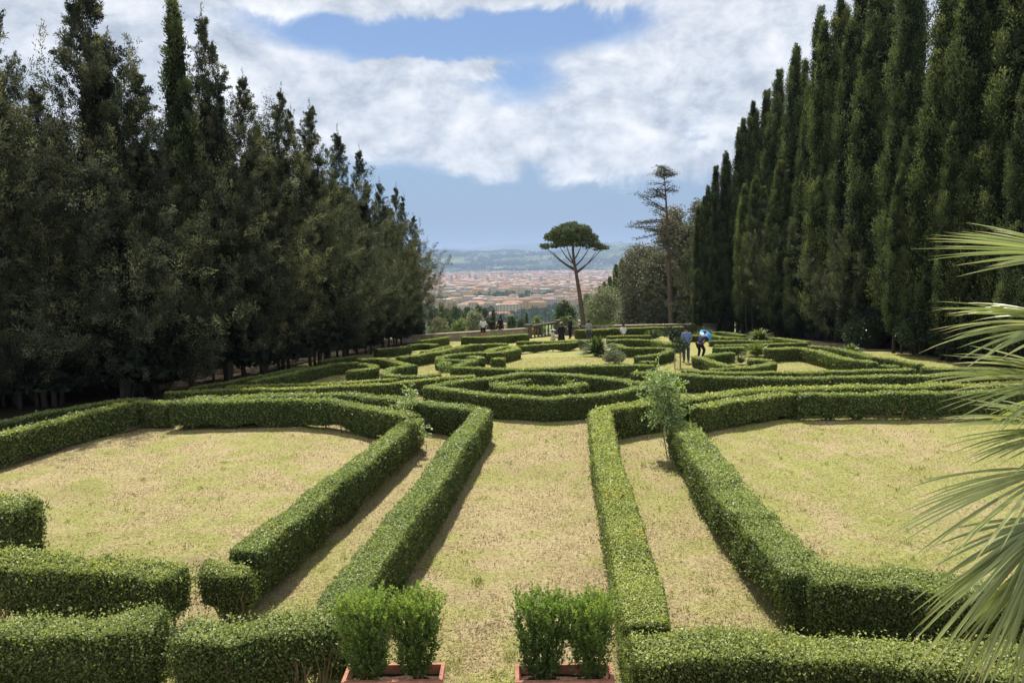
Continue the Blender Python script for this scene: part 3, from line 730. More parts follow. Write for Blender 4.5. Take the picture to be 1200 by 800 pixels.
hedge('short low hedge in front of the grey-shirted visitor', [(681, 399), (690, 398.6), (701, 398.2)], 0.6, 0.5)
hedge('far hedge right of the wave hedge behind the couple', [(800, 393), (820, 392.3), (836, 391.5)], 0.5, 0.5)
hedge('low hedge between the couple and the bright spiky plant', [(838, 407.5), (858, 406.5), (872, 406)], 0.45, 0.5)
hedge('low hedge running behind the couple to the right trunks', [(832, 399), (868, 398.5), (905, 399.5)], 0.4, 0.5)
hedge('far hedge in front of the visitor in white', [(712, 393.5), (742, 392.8), (762, 392.5)], 0.5, 0.5)

# ------------------------------------------------------------------ round and wild shrubs
def shrub_mesh(name, mat, r, h, n, leaf, up=0.3, lobes=7, seed=1):
    q = np.random.default_rng(seed)
    g = Geo()
    cs = [(q.uniform(-.4, .4) * r, q.uniform(-.4, .4) * r, h * q.uniform(.28, .66), q.uniform(.45, .7)) for _ in range(lobes)]
    for cx, cy, cz, k in cs:
        m = n // lobes
        d = unit(q.normal(size=(m, 3))); rad = q.uniform(0.55, 1.02, (m, 1)) ** 0.6
        p = np.array([cx, cy, cz]) + d * rad * np.array([r * k, r * k, h * .38 * (k + .4)])
        p[:, 2] = np.maximum(p[:, 2], 0.03)
        g.leaves(p, unit(d + q.normal(size=(m, 3)) * .7 + np.array([0, 0, up])), unit(d * .6 + q.normal(size=(m, 3)) * .8), leaf * q.uniform(.7, 1.4, m), leaf * .55 * q.uniform(.7, 1.3, m), np.clip(q.normal(.5, .22, m), 0, 1))
    return g.mesh(name, mat)

def stems_under(parent, n, r, h, seed=1, rad=0.015):
    q = np.random.default_rng(seed)
    for _ in range(n):
        g = Geo(); a = q.uniform(0, 6.28)
        g.tube([(0.1 * r * math.cos(a), 0.1 * r * math.sin(a), -0.03), (0.3 * r * math.cos(a), 0.3 * r * math.sin(a), h * .35), (0.55 * r * math.cos(a), 0.55 * r * math.sin(a), h * .75)], [rad, rad * .8, rad * .4], 6)
        g.obj('stem', 'stem_bark', parent)

def shrub(label, px, py, r, h, mat='box_leaf', n=3000, leaf=0.06, seed=1, cat='shrub', name='round_shrub', stems=3, group=None, loc=None, up=.3):
    b = P(px, py) if loc is None else np.asarray(loc, float)
    o = empty(name, b, label, cat, group)
    part('foliage', shrub_mesh('foliage', mat, r, h, n, leaf, up, seed=seed), o)
    stems_under(o, stems, r, h, seed)
    return o

shrub('pale dry round shrub on the right end of the rear lawn', 720, 426, 0.62, 0.72, 'olive_leaf', 2600, 0.08, 3)
shrub('small round shrub in front of the folded hedge', 729, 416.5, 0.34, 0.4, 'box_leaf', 1000, 0.07, 4)
shrub('low rounded shrub left of the folded hedge end', 746, 415, 0.42, 0.3, 'box_leaf', 900, 0.07, 5)
shrub('dark leafy shrub behind the blue-shirted visitor', 790, 401, 0.8, 1.15, 'dark_shrub_leaf', 2600, 0.10, 6)
shrub('olive green shrub behind the wave hedge', 766, 397, 0.75, 0.8, 'spiky_leaf', 2000, 0.10, 7)
shrub('leafy shrub against the wall behind the blue umbrella', 812, 388, 0.9, 1.0, 'bright_leaf', 2200, 0.11, 8)
shrub('pink-brown dry bush on the wall top right of the path', 0, 0, 0.7, 0.6, 'dry_needle', 900, 0.10, 9, loc=(11.9, 69.5, -1.3))
shrub('bright green climbing bush left of the balustrade end', 660, 386, 0.9, 1.7, 'bright_leaf', 2600, 0.11, 10)
shrub('dark pot-bound bush at the left end of the balustrade', 630, 390, 0.55, 1.0, 'dark_shrub_leaf', 1400, 0.1, 11)
shrub('brownish shrub between the grey-shirted visitor and the wall', 712, 393, 1.0, 0.9, 'oak_leaf', 2200, 0.11, 12)
shrub('yellow-green bush behind the right garden wall', 0, 0, 1.6, 1.5, 'bright_leaf', 1800, 0.13, 13, loc=(8.6, 70.5, -1.9))
shrub('small white-flecked bush beside the hook hedge', 520, 436, 0.5, 0.55, 'rose_leaf', 1300, 0.07, 14)
shrub('wild green shrub at the feet of the right cypresses', 950, 396, 0.7, 0.5, 'olive_leaf', 1000, 0.10, 15)
for i, (px, py, r, h, m_, lab) in enumerate([(690, 387, .8, .9, 'bright_leaf', 'yellowish bush at the wall right of the pine trunk'), (705, 386, .7, .8, 'olive_leaf', 'grey bush at the right wall left of the visitor in white'), (745, 385, .9, .75, 'oak_leaf', 'brownish bush at the right wall right of the visitor in white'), (778, 384, .8, .9, 'dark_shrub_leaf', 'dark bush at the right wall behind the visitor in blue'), (612, 390, .6, .7, 'olive_leaf', 'grey bush at the right end of the cream wall')]):
    shrub(lab, px, py + 2, r, h, m_, 1500, 0.1, 60 + i, group='bushes along the garden wall')
for i, (px, py, r, h, lab) in enumerate([(1010, 411, 1.6, 2.6, 'large dark laurel in front of the leaning cypress stems'), (1075, 420, 1.5, 2.0, 'dark laurel in the shade right of the cypress stems'),
                                         (1120, 424, 1.7, 2.3, 'dark laurel under the right cypresses beside the palm leaves'), (975, 400, 1.5, 2.8, 'tall dark laurel left of the leaning cypress stems'),
                                         (1170, 432, 1.8, 2.2, 'dark laurel behind the palm leaves')]):
    shrub(lab, px, py - 3, r, h, 'dark_shrub_leaf', 5200, 0.14, 20 + i, name='laurel_shrub', group='laurels under the right cypress row')
for i, (px, py, lab) in enumerate([(497, 402.5, 'left one of three clipped balls before the wall end'), (508, 401, 'middle one of three clipped balls before the wall end'), (518, 400, 'right one of three clipped balls before the wall end'),
                                   (576, 399, 'pale clipped ball in front of the dark straight hedge')]):
    shrub(lab, px, py, 0.42, 0.6, 'olive_leaf', 900, 0.075, 30 + i, name='clipped_ball', group='clipped balls near the garden wall')

def spiky_mesh(name, n, L, W, seed, droop=0.5, mat='spiky_leaf', el=(0.15, 1.3)):
    q = np.random.default_rng(seed); g = Geo()
    for i in range(n):
        a = q.uniform(0, 6.283); e = q.uniform(*el); l = L * q.uniform(.7, 1.1)
        d = np.array([math.cos(a) * math.cos(e), math.sin(a) * math.cos(e), math.sin(e)])
        side = np.array([-math.sin(a), math.cos(a), 0]); k = 6
        t = np.linspace(0, 1, k)
        c = d * (l * t)[:, None] + np.array([0, 0, -1]) * (droop * l * .5 * t ** 2.2)[:, None] + np.array([0, 0, 0.06])
        c[:, 2] = np.maximum(c[:, 2], 0.02)
        w = W * np.array([.6, 1, 1, .8, .5, .04]) / 2
        v = np.stack([c - side * w[:, None], c + np.array([0, 0, -.3]) * w[:, None], c + side * w[:, None]], 1).reshape(-1, 3)
        ii = np.arange(k - 1)[:, None] * 3; jj = np.arange(2)[None]
        g.add(v, np.stack([ii + jj, ii + jj + 1, ii + jj + 4, ii + jj + 3], -1).reshape(-1, 4), r=q.uniform(.15, .95))
    return g.mesh(name, mat)

def spiky(label, px, py, L, n=60, seed=1, mat='spiky_leaf', W=0.06, name='spiky_plant', trunk=0.0, el=(0.15, 1.3), droop=.5):
    o = empty(name, P(px, py), label, 'plant', None)
    f = part('leaves', spiky_mesh('leaves', n, L, W, seed, droop, mat, el), o)
    if trunk:
        f.location = (0, 0, trunk)
        g = Geo(); g.tube([(0, 0, -.03), (0, 0, trunk * .6), (0, 0, trunk + .08)], [.16, .17, .13], 9); g.obj('trunk', 'stem_bark', o)
    return o
spiky('dark spiky dwarf palm on the right side of the rear lawn', 700, 417.5, 1.3, 260, 1, 'spiky_leaf', 0.10, trunk=0.12, el=(0.0, 1.45))
spiky('bright green spiky plant beside the small right straw bed', 887, 418, 1.05, 200, 2, 'bright_leaf', 0.075, el=(0.25, 1.4))
spiky('small dark spiky plant left of the bright spiky one', 868, 427, 0.62, 70, 3, 'dark_shrub_leaf', 0.05, el=(0.3, 1.4))
spiky('yellowish green fern clump at the right trunks', 890, 399, 1.4, 230, 4, 'bright_leaf', 0.1, el=(0.15, 1.45), droop=.8)
spiky('fern clump behind the angled tall hedge', 997, 417, 0.95, 150, 5, 'spiky_leaf', 0.08, el=(0.25, 1.45), droop=.7)
spiky('tall spiky leaves behind the blue umbrella', 824, 396, 1.1, 80, 6, 'spiky_leaf', 0.06, el=(0.5, 1.5), droop=.3)

# ------------------------------------------------------------------ roses
def rose(label, base, stems, clumps, leaf, n, seed, flowers=0, mat='rose_leaf', name='rose_bush'):
    q = np.random.default_rng(seed)
    o = empty(name, base, label, 'rose', None)
    for st in stems:
        g = Geo(); g.tube(smooth_pts(st[0], 2), np.linspace(st[1], st[1] * .4, len(smooth_pts(st[0], 2))), 7); g.obj('stem', 'stem_bark', o)
    g = Geo()
    for (c, r, k) in clumps:
        m = int(n * k)
        # pinnate sprigs: five leaflets each
        s = np.asarray(c) + q.normal(size=(m, 3)) * np.asarray(r) * .5
        d = unit(q.normal(size=(m, 3)) + (s - np.asarray(c)) / np.asarray(r)); nb = unit(q.normal(size=(m, 3)) + np.array([0, 0, 1.0]))
        sd = unit(np.cross(nb, d))
        for (a, b) in ((0, 0), (-.9, .7), (-.9, -.7), (-1.9, .7), (-1.9, -.7)):
            p = s + d * a * leaf * .8 + sd * b * leaf * .75
            g.leaves(p, unit(d + sd * b), nb, leaf * q.uniform(.8, 1.2, m), leaf * .6, np.clip(q.normal(.55, .25, m), 0, 1))
    g.obj('foliage', mat, o)
    for i in range(flowers):
        g = Geo(); c, r, k = clumps[i % len(clumps)]
        p = np.asarray(c) + q.normal(size=3) * np.asarray(r) * .5
        for _ in range(9):
            d = unit(q.normal(size=(1, 3)) + np.array([0, -.3, .5])); g.leaves(p + d * .02, d, rdir(1), [.06], [.05], q.random(1))
        g.obj('flower', 'petal', o)
    return o
b = P(786, 536)
rose('tall bushy pale green rose beside the diagonal right hedge', b,
     [([(0, 0, -.05), (-.08, .02, .5), (-.2, .05, 1.1), (-.28, .05, 1.75)], .017), ([(.04, 0, -.05), (.0, -.05, .6), (-.1, -.03, 1.3), (-.05, 0, 1.9)], .02), ([(-.08, 0, -.05), (-.16, .05, .5), (-.3, .05, 1.0), (-.4, .02, 1.5)], .014), ([(.1, .04, -.05), (.14, .06, .6), (-.02, .1, 1.2), (.1, .1, 1.7)], .017)],
     [((-.22, 0, 1.75), (.52, .42, .5), .8), ((-.12, 0, 1.35), (.42, .35, .4), .4), ((.1, .05, .95), (.3, .25, .4), .3), ((.12, .05, .4), (.26, .22, .4), .26), ((-.42, .05, 1.0), (.2, .2, .2), .06)], .085, 420, 5, 6)
b = P(500, 535)
rose('gaunt rose with bent bare stem on the left side path', b,
     [([(0, 0, -.05), (-.14, 0, .16), (-.24, .0, .42), (-.24, 0, .75), (-.46, 0, 1.1), (-.6, 0, 1.3)], .026), ([(-.2, 0, .25), (-.16, 0, .6), (-.33, 0, 1.1), (-.36, .02, 1.75)], .014), ([(-.02, 0, .02), (-.01, 0, .18), (.0, 0, .34)], .012)],
     [((-.6, 0, 1.32), (.28, .22, .25), .2), ((-.35, 0, 1.65), (.3, .22, .38), .22), ((-.05, 0, .62), (.14, .12, .2), .1), ((-.2, 0, .5), (.12, .1, .2), .06)], .08, 140, 6, 9)
b = P(797, 431)
o = rose('small dark standard rose tied between two pale stakes', b, [([(0, 0, -.05), (.0, 0, .4), (-.02, 0, .75)], .03)], [((0.02, 0, 1.0), (.38, .3, .38), 1.0)], .085, 150, 8, 4, 'dark_shrub_leaf')
for dx in (-.26, .0):
    g = Geo(); g.tube([(dx, -.08, -.05), (dx, -.08, .35), (dx, -.08, .78 if dx else .62)], [.03, .03, .03], 6)
    k = g.obj('wooden_stake', 'wood_stake'); k.location = b
    tag(k, 'left pale stake beside the small dark standard rose' if dx else 'right pale stake beside the small dark standard rose', 'stake', 'stakes of the small standard rose')

# ------------------------------------------------------------------ cypresses
def tube_obj(name, pts, rad, mat, parent, sides=8, it=2):
    g = Geo(); p = smooth_pts(pts, it); g.tube(p, np.interp(np.linspace(0, 1, len(p)), np.linspace(0, 1, len(rad)), rad), sides)
    return g.obj(name, mat, parent)

def plumes(g, q, base, tip, rad, m, Lr, Wr, bright):
    """leafy plumes: each a tapering spray of small scale-leaf twigs from base to tip"""
    k = len(base); idx = np.repeat(np.arange(k), m)
    n = len(idx); u = q.random(n) ** .75
    ax = unit(tip - base)[idx]
    off = q.normal(size=(n, 3)) * (rad[idx] * (.35 + .65 * np.sin(np.pi * np.clip(u * .85 + .12, 0, 1))))[:, None] * .62
    c = base[idx] + (tip - base)[idx] * u[:, None] + off
    d = unit(ax + unit(off) * .55 + q.normal(size=(n, 3)) * .35)
    r = np.clip(.12 + .42 * u + bright[idx] + q.normal(0, .13, n), 0, 1)  # paler tips and darker bases paint lit tufts and shaded gaps
    g.leaves(c, d, unit(unit(off) * .7 + q.normal(size=(n, 3)) * .7), q.uniform(*Lr, n), q.uniform(*Wr, n), r)

def loose_crown(seed, H, Rm, n_br=210, per=330, bare=0.1):
    """ragged old cypress crown: a cone of upswept boughs ending in plumes, with a pointed leader and side spires"""
    q = np.random.default_rng(seed); g = Geo()
    lean = q.normal(size=2) * 0.015
    lob = [(q.uniform(0, 6.28), q.uniform(.05, .7), q.uniform(.2, .75)) for _ in range(12)]
    B, T, Rd, Br = [], [], [], []
    sp = [(0, 0, 1.0, 1.0)] + [(q.normal(0, .5), q.normal(0, .5), q.uniform(.72, .95), q.uniform(.45, .7)) for _ in range(3)]
    for (sx, sy, hh, rk) in sp:
        for i in range(int(n_br * (1.0 if rk == 1 else .28))):
            t = bare + (1 - bare) * (q.random() ** (1.0 if rk == 1 else .6))
            prof = (1 - t) ** 1.12 * (0.8 + .85 * min(1, t / .22)) * rk
            a = q.uniform(0, 6.283)
            bulge = 1 + sum(k * math.exp(-((t - lt) / .08) ** 2) * max(0, math.cos(a - la)) ** 2 for la, lt, k in lob)
            r = Rm * (prof * bulge * q.uniform(.6, 1.12) + .05)
            o = np.array([math.cos(a), math.sin(a), 0]); up = q.uniform(.45, 1.0) + .8 * t
            z0 = t * H * hh - .3 * r
            tip = o * r + np.array([sx, sy, z0 + up * r]); start = o * r * q.uniform(.1, .35) + np.array([sx, sy, z0])
            B.append(start); T.append(tip); Rd.append(.10 + .15 * r / Rm); Br.append(q.normal(.05, .26))
            for k in range(int(4 * r / Rm) + 1):
                u = q.uniform(.4, .95); p = start + (tip - start) * u
                dd = unit(o * .55 + q.normal(size=3) * .7 + np.array([0, 0, .7])) * q.uniform(.35, .8) * (.4 + r / Rm * .7)
                B.append(p); T.append(p + dd); Rd.append(.09 + .06 * r / Rm); Br.append(q.normal(.1, .22))
        for k in range(4):
            h = H * hh * (1.05 - .025 * k); B.append(np.array([sx, sy, h - 2.2])); T.append(np.array([sx + q.normal(0, .05 + .05 * k), sy + q.normal(0, .05 + .05 * k), h])); Rd.append(.10); Br.append(-.05)
    B, T, Rd, Br = map(np.array, (B, T, Rd, Br))
    B[:, :2] += lean * B[:, 2:]; T[:, :2] += lean * T[:, 2:]
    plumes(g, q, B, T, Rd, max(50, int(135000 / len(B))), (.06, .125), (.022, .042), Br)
    m = 5200
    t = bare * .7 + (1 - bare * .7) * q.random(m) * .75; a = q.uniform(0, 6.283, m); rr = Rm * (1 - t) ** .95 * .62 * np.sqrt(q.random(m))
    g.leaves(np.stack([rr * np.cos(a), rr * np.sin(a), t * H], 1), unit(q.normal(size=(m, 3))), unit(q.normal(size=(m, 3))), q.uniform(.3, .5, m), q.uniform(.16, .28, m), np.clip(q.normal(.06, .06, m), 0, 1))  # large dark inner leaves, crown shade put into their tone
    # bare dead twigs poking out of the lower crown
    return g.mesh('crown', 'cypress_leaf')

def pencil_crown(seed, H, spires, skirt=1.7, dens=1.0, bare=.12):
    """dense columnar cypress of several fused spires, each clad in upright plumes"""
    q = np.random.default_rng(seed); g = Geo()
    for (sx, sy, hh, rr, lx, ly) in spires:
        hz_ = H * hh
        n = int(165 * hh * (rr + .3) * H / 20 * dens)
        t = bare + (1.0 - bare) * q.random(n) ** 1.0
        a = q.uniform(0, 6.283, n)
        wob = .75 + .55 * vnoise(t * hz_ * .9, a * .9, 1.0, seed + 3)
        prof = np.minimum(1, ((1 - t) * 2.6) ** .6) * np.minimum(1, .6 + (t - bare) * 4)
        r = rr * prof * wob
        o = np.stack([np.cos(a), np.sin(a), 0 * a], 1)
        c = np.stack([sx + lx * t * hz_, sy + ly * t * hz_, t * hz_], 1) + o * (r * .78)[:, None]
        ln = q.uniform(.9, 1.9, n) * (.55 + .45 * prof)
        ax = unit(np.array([lx, ly, 1.0]) + o * q.uniform(.05, .3, (n, 1)) + q.normal(size=(n, 3)) * .06)
        bs = c - ax * (ln * .5)[:, None]; tp = c + ax * (ln * .5)[:, None]
        tp[:, 2] = np.minimum(tp[:, 2], hz_ * 1.0 + .3 * q.random(n))
        plumes(g, q, bs, tp, .17 + .17 * prof * min(1.2, rr), 150, (.09, .18), (.035, .062), q.normal(.05, .22, n))
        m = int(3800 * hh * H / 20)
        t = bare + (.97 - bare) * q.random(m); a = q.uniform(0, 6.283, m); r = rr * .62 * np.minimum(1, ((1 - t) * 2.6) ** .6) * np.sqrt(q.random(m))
        g.leaves(np.stack([sx + lx * t * hz_ + r * np.cos(a), sy + ly * t * hz_ + r * np.sin(a), t * hz_], 1), unit(q.normal(size=(m, 3)) + np.array([0, 0, 1.])), unit(q.normal(size=(m, 3))), q.uniform(.4, .7, m), q.uniform(.2, .32, m), np.full(m, .05))  # inner leaves in a dark tone that paints shade inside the spire
    return g.mesh('crown', 'pencil_leaf')

def trunk_mesh(stems):
    out = []
    for pts, rad in stems:
        g = Geo(); p = smooth_pts(pts, 2); g.tube(p, np.interp(np.linspace(0, 1, len(p)), np.linspace(0, 1, len(rad)), rad), 8); out.append(g.mesh('trunk', 'cypress_bark', True))
    return out

def rand_stems(seed, n, H, spread, lean=(0, 0), r0=.125):
    q = np.random.default_rng(seed); out = []
    for i in range(n):
        a = q.uniform(0, 6.28); s = spread * q.uniform(.2, 1)
        x, y = math.cos(a) * s, math.sin(a) * s; k = r0 * q.uniform(.5, 1.1)
        out.append(([(x, y, -.1), (x * 1.1 + lean[0] * H * .1, y * 1.1, H * .1), (x * 1.0 + lean[0] * H * .3, y, H * .3), (x * .5 + lean[0] * H * .6, y * .5, H * .6)], [k * 1.25, k, k * .8, k * .3]))
    return out

LOOSE = []
for i, (rm, bare) in enumerate([(.19, .08), (.17, .07), (.195, .09), (.165, .07), (.18, .10)]):
    H = 14.0
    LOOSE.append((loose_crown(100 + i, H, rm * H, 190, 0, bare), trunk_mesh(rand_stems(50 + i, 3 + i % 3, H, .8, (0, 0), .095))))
PEN = []
for i, sp in enumerate([
        [(0, 0, 1, 1.0, 0, 0), (.75, .3, .86, .8, .008, 0), (-.7, .2, .78, .8, -.006, 0), (.1, -.8, .62, .85, .01, -.01)],
        [(0, 0, 1, .95, .01, 0), (-.8, -.2, .88, .75, .0, 0), (.8, -.4, .66, .8, .012, -.008), (-.1, -.9, .5, .95, .0, -.01)],
        [(.2, 0, 1, 1.05, .006, 0), (-.6, .1, .93, .75, -.004, 0), (.3, -.9, .72, .8, .014, -.006), (-.8, -.7, .48, .9, -.01, -.01)],
        [(0, 0, 1, .85, .012, 0), (.7, -.3, .8, .8, .014, -.004), (-.6, -.5, .7, .8, .004, -.006), (0, -1.1, .45, 1.05, .01, -.01)],
        [(-.1, 0, 1, .9, 0, 0), (.4, .4, .95, .7, .01, 0), (-.8, -.3, .6, .95, -.01, -.004), (.7, -.8, .55, .9, .02, -.01)]]):
    H = 20.0
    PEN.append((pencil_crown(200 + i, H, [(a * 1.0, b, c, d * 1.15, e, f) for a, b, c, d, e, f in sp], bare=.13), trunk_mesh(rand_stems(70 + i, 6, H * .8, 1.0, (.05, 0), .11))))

def place_tree(src, label, base, height, width=1.0, rz=None, group=None, src_h=14.0, name='cypress_tree'):
    o = empty(name, base, label, 'cypress', group, rz if rz is not None else random.uniform(0, 6.28))
    s = height / src_h
    o.scale = (s * width, s * width, s)
    part('crown', src[0], o)
    for t in src[1]: part('trunk', t, o)
    return o

GL = 'cypresses of the left row'
left = [  # px of foot, py of foot, top px row, width, variant, label
    (-60, 497, -140, 1.0, 0, 'big loose cypress at the left frame edge, cut off by it'),
    (28, 482, -70, .9, 1, 'tall dark cypress near the left frame edge'),
    (86, 478, 112, 1.05, 2, 'broad olive-tinted cypress low in front of the taller left edge trees'),
    (158, 471, -30, 1.1, 0, 'tallest airy cypress of the left row with see-through top'),
    (206, 464, 84, 1.2, 3, 'broad bushy cypress bulging forward in the left row'),
    (282, 449, 24, 1.0, 4, 'ragged brownish cypress just right of the narrow spire in the left row'),
    (322, 443, 100, 1.05, 1, 'bushy cypress in the middle of the left row'),
    (355, 436, 112, .95, 0, 'pointed cypress right of the middle of the left row'),
    (388, 429, 128, 1.0, 2, 'dense cypress just before the dip in the left row'),
    (420, 421, 158, 1.0, 3, 'slim-topped cypress fifth from the wall in the left row'),
    (443, 415, 182, .95, 1, 'cypress fourth from the wall in the left row'),
    (462, 409, 216, .95, 4, 'cypress third from the wall in the left row'),
    (479, 405, 222, .85, 0, 'cypress second from the wall in the left row'),
    (494, 401, 256, .95, 2, 'last and lowest cypress of the left row beside the wall'),
]
for px, py, top, wd, v, lab in left:
    b = P(px, py); b = b + np.array([-0.75, 0.3, 0]); b[2] = gz(b[0], b[1])
    h = ztop(px, top, b[1]) - b[2]
    place_tree(LOOSE[v], lab, b, h, wd * .9 * (14 / h) ** .35, None, GL)
# the narrow dark spire
spire = (pencil_crown(300, 16, [(0, 0, 1, .75, 0, 0), (.35, -.2, .8, .65, 0, 0)], bare=.1), trunk_mesh(rand_stems(90, 2, 14, .3)))
b = P(246, 456); b += np.array([-.7, .2, 0]); place_tree(spire, 'narrow dark spire of a cypress rising between looser left row trees', b, ztop(246, 2, b[1]) - b[2], 1.0, 0, GL, 16)
b = P(185, 462); b += np.array([-2.2, 1.5, 0]); place_tree(spire, 'thin dark cypress spire behind the tallest airy left tree', b, ztop(185, 45, b[1]) - b[2], .9, 1, GL, 16)
b = P(50, 474); b += np.array([-2.6, 1.5, 0]); place_tree(spire, 'thin dark cypress spire behind the left edge trees', b, ztop(50, 0, b[1]) - b[2], 1.2, 2, GL, 16)
# rows behind, only seen as dark trunks and tops
LOW = [(loose_crown(150 + i, 14, 2.5, 190, 0, .015), trunk_mesh(rand_stems(55 + i, 2, 14, .3))) for i in range(2)]  # crowns shaped down to the ground to block light under the rows
for row, (dx, dy) in enumerate([(-3.4, 1.4), (-6.4, .4), (-9.5, 1.8)]):
    for i in range(15):
        t = i / 14
        x = -15.5 + 7.6 * t + dx + random.uniform(-.4, .4); y = 24 + 36 * t + dy + random.uniform(-.7, .7)
        if row and i % 2 and y > 44: continue
        place_tree(LOW[(i + row) % 2] if row else LOOSE[(i * 3) % 5], 'cypress hidden in the shade behind the front trees of the left row', (x, y, float(gz(x, y))), random.uniform(10.5, 12.5) - 2.6 * t, 1.05, None, 'cypresses behind the left row')

GR = 'cypresses of the right row'
right = [
    (1225, 438, -150, 1.1, 0, 'huge cypress at the right frame edge behind the palm'),
    (1168, 431, -120, 1.1, 1, 'tall cypress above the upper palm leaf'),
    (1118, 423, -110, 1.1, 2, 'tall cypress left of the upper palm leaf'),
    (1076, 417, -90, 1.05, 3, 'towering cypress with leaning bare stems at its foot'),
    (1040, 411, -70, 1.05, 4, 'towering cypress left of the leaning bare stems'),
    (1008, 406, -55, 1.05, 0, 'tall cypress whose top is just cut off by the frame'),
    (981, 402, -22, 1.0, 1, 'cypress third from the tallest fully visible spire'),
    (957, 399, -2, 1.0, 2, 'cypress right of the tallest fully visible spire'),
    (936, 396, 12, .9, 3, 'slim tall cypress with a blunt bright-edged top in the right row'),
    (915, 393.5, 56, .95, 4, 'dark cypress left of the slim tall one'),
    (896, 391, 84, .9, 0, 'cypress in the middle of the falling right skyline'),
    (880, 389, 108, .95, 1, 'narrow cypress fourth from the far end of the right row'),
    (865, 387, 122, .9, 2, 'narrow cypress third from the far end of the right row'),
    (851, 385.5, 152, .9, 3, 'narrow cypress second from the far end of the right row'),
    (838, 384.5, 180, .85, 4, 'last narrow cypress at the far end of the right row'),
    (824, 384, 196, .85, 1, 'dark cypress filling the step beyond the far end of the right row'),
    (811, 383.5, 232, .8, 2, 'lowest far cypress stepping down toward the thin conifer'),
]
for px, py, top, wd, v, lab in right:
    b = P(px, py); b = b + np.array([.9, 0.3, 0]); b[2] = gz(b[0], b[1])
    h = ztop(px, top, b[1]) - b[2]
    place_tree(PEN[v], lab, b, h, wd * (20 / h) ** .4, random.uniform(-.5, .5), GR, 20)
GF = 'lower bushy cypresses before the right row'
for px, py, top, wd, v, lab in [(1104, 424, 108, 1.0, 1, 'lower pointed cypress in front of the tall right ones, left of the palm'), (1192, 440, 60, 1.2, 2, 'forward cypress behind the uppermost palm leaf'), (1048, 415, 150, 1.0, 0, 'lower cypress leaning before the towering right trees'),
                                (990, 406, 190, 1.0, 3, 'bushy low cypress before the right row'), (905, 394.5, 185, .9, 1, 'pale bushy cypress low before the right skyline')]:
    b = P(px, py); h = ztop(px, top, b[1]) - b[2]
    place_tree(PEN[v] if px > 1000 else LOOSE[v], lab, b + np.array([0.5, .2, 0]), h, wd * (.75 if px > 1000 else .8) * ((20 if px > 1000 else 14) / h) ** .5, random.uniform(-.4, .4), GF, 20 if px > 1000 else 14)
for row, (dx, dy) in enumerate([(3.4, 1.0), (6.8, 0.2)]):
    for i in range(13):
        t = i / 12
        x = 24 - 8.0 * t + dx + random.uniform(-.4, .4); y = 31 + 33 * t + dy + random.uniform(-.7, .7)
        place_tree(LOW[i % 2] if row else PEN[(i * 2) % 5], 'cypress hidden in the shade behind the front trees of the right row', (x, y, float(gz(x, y))), random.uniform(15, 18) - 4 * t, 1.1, None, 'cypresses behind the right row', 14 if row else 20)

for i in range(12):
    for side in (-1, 1):
        y = random.uniform(66, 100); x = (-13.5 - .2 * (y - 66) - random.uniform(0, 14)) if side < 0 else (23 + .1 * (y - 66) + random.uniform(0, 13))
        place_tree(LOW[i % 2], 'cypress on the slope behind the %s tree row' % ('left' if side < 0 else 'right'), (x, y, float(tz(x, y)) if y > 69.5 else float(gz(x, y))), random.uniform(11, 13), 1.3, None, 'cypresses on the slope behind the %s row' % ('left' if side < 0 else 'right'))

for k, (x, y) in enumerate([(17.6, 71.5), (20, 74), (18.9, 76.5)]):
    place_tree(LOW[k % 2], 'cypress closing the gap behind the right end of the wall', (x, y, float(tz(x, y))), 9.5 + k * .4, 1.2, None, 'cypresses behind the right end of the wall')

# ------------------------------------------------------------------ broad trees
def blob_crown(mat, lobes, n, leaf, seed, flat=1.0, shell=.5, name='crown'):
    q = np.random.default_rng(seed); g = Geo()
    vol = np.array([l[3] ** 2 for l in lobes]); vol = vol / vol.sum()
    for (x, y, z, r), k in zip(lobes, vol):
        m = int(n * k); d = unit(q.normal(size=(m, 3)))
        # clumps on the lobe
        cl = unit(q.normal(size=(44, 3))); w = q.integers(0, 44, m)
        d = unit(cl[w] + q.normal(size=(m, 3)) * .26)
        rad = q.uniform(shell, 1.05, (m, 1)) * (0.82 + .34 * q.random(44)[w][:, None])
        p = np.array([x, y, z]) + d * rad * r * np.array([1, 1, flat])
        g.leaves(p, unit(d * .5 + q.normal(size=(m, 3))), unit(d * .5 + q.normal(size=(m, 3)) + np.array([0, 0, .4])), leaf * q.uniform(.7, 1.35, m), leaf * .55 * q.uniform(.7, 1.3, m), np.clip(q.normal(.5, .2, m), 0, 1))
    return g.mesh(name, mat)

# umbrella pine behind the wall
Yp = 74.0
def at(px, py, Y):
    d = ray(px, py); return CAM + d * Y
g0 = at(684, 384, Yp); base = np.array([g0[0], Yp, float(tz(g0[0], Yp))])
pine = empty('umbrella_pine', base, 'umbrella pine with leaning bare trunk beyond the garden wall', 'pine tree')
def rel(px, py, dy=0.0): return at(px, py, Yp + dy) - base
top = rel(672, 316)
tube_obj('trunk', [np.array([.1, 0, -.3]), rel(683.5, 378), rel(680, 350), rel(676, 325), rel(672, 302), rel(671, 285)], [.28, .23, .2, .17, .14, .1], 'pine_bark', pine, 10)
for k, (a, b_, dy) in enumerate([((676, 320), (698, 296), -.8), ((674, 315), (648, 296), .7), ((672, 308), (662, 282), .9), ((672, 306), (684, 280), -.9), ((674, 312), (692, 288), 1.3), ((673, 310), (655, 288), -1.4), ((672, 303), (672, 276), .2), ((675, 318), (640, 290), -.3), ((676, 318), (706, 291), .4)]):
    A, B = rel(*a), rel(*b_, dy); M = (A + B) / 2 + np.array([0, 0, -.25])
    tube_obj('limb', [A, M, B], [.075, .055, .03], 'pine_bark', pine, 7)
pl = []
q = np.random.default_rng(4)
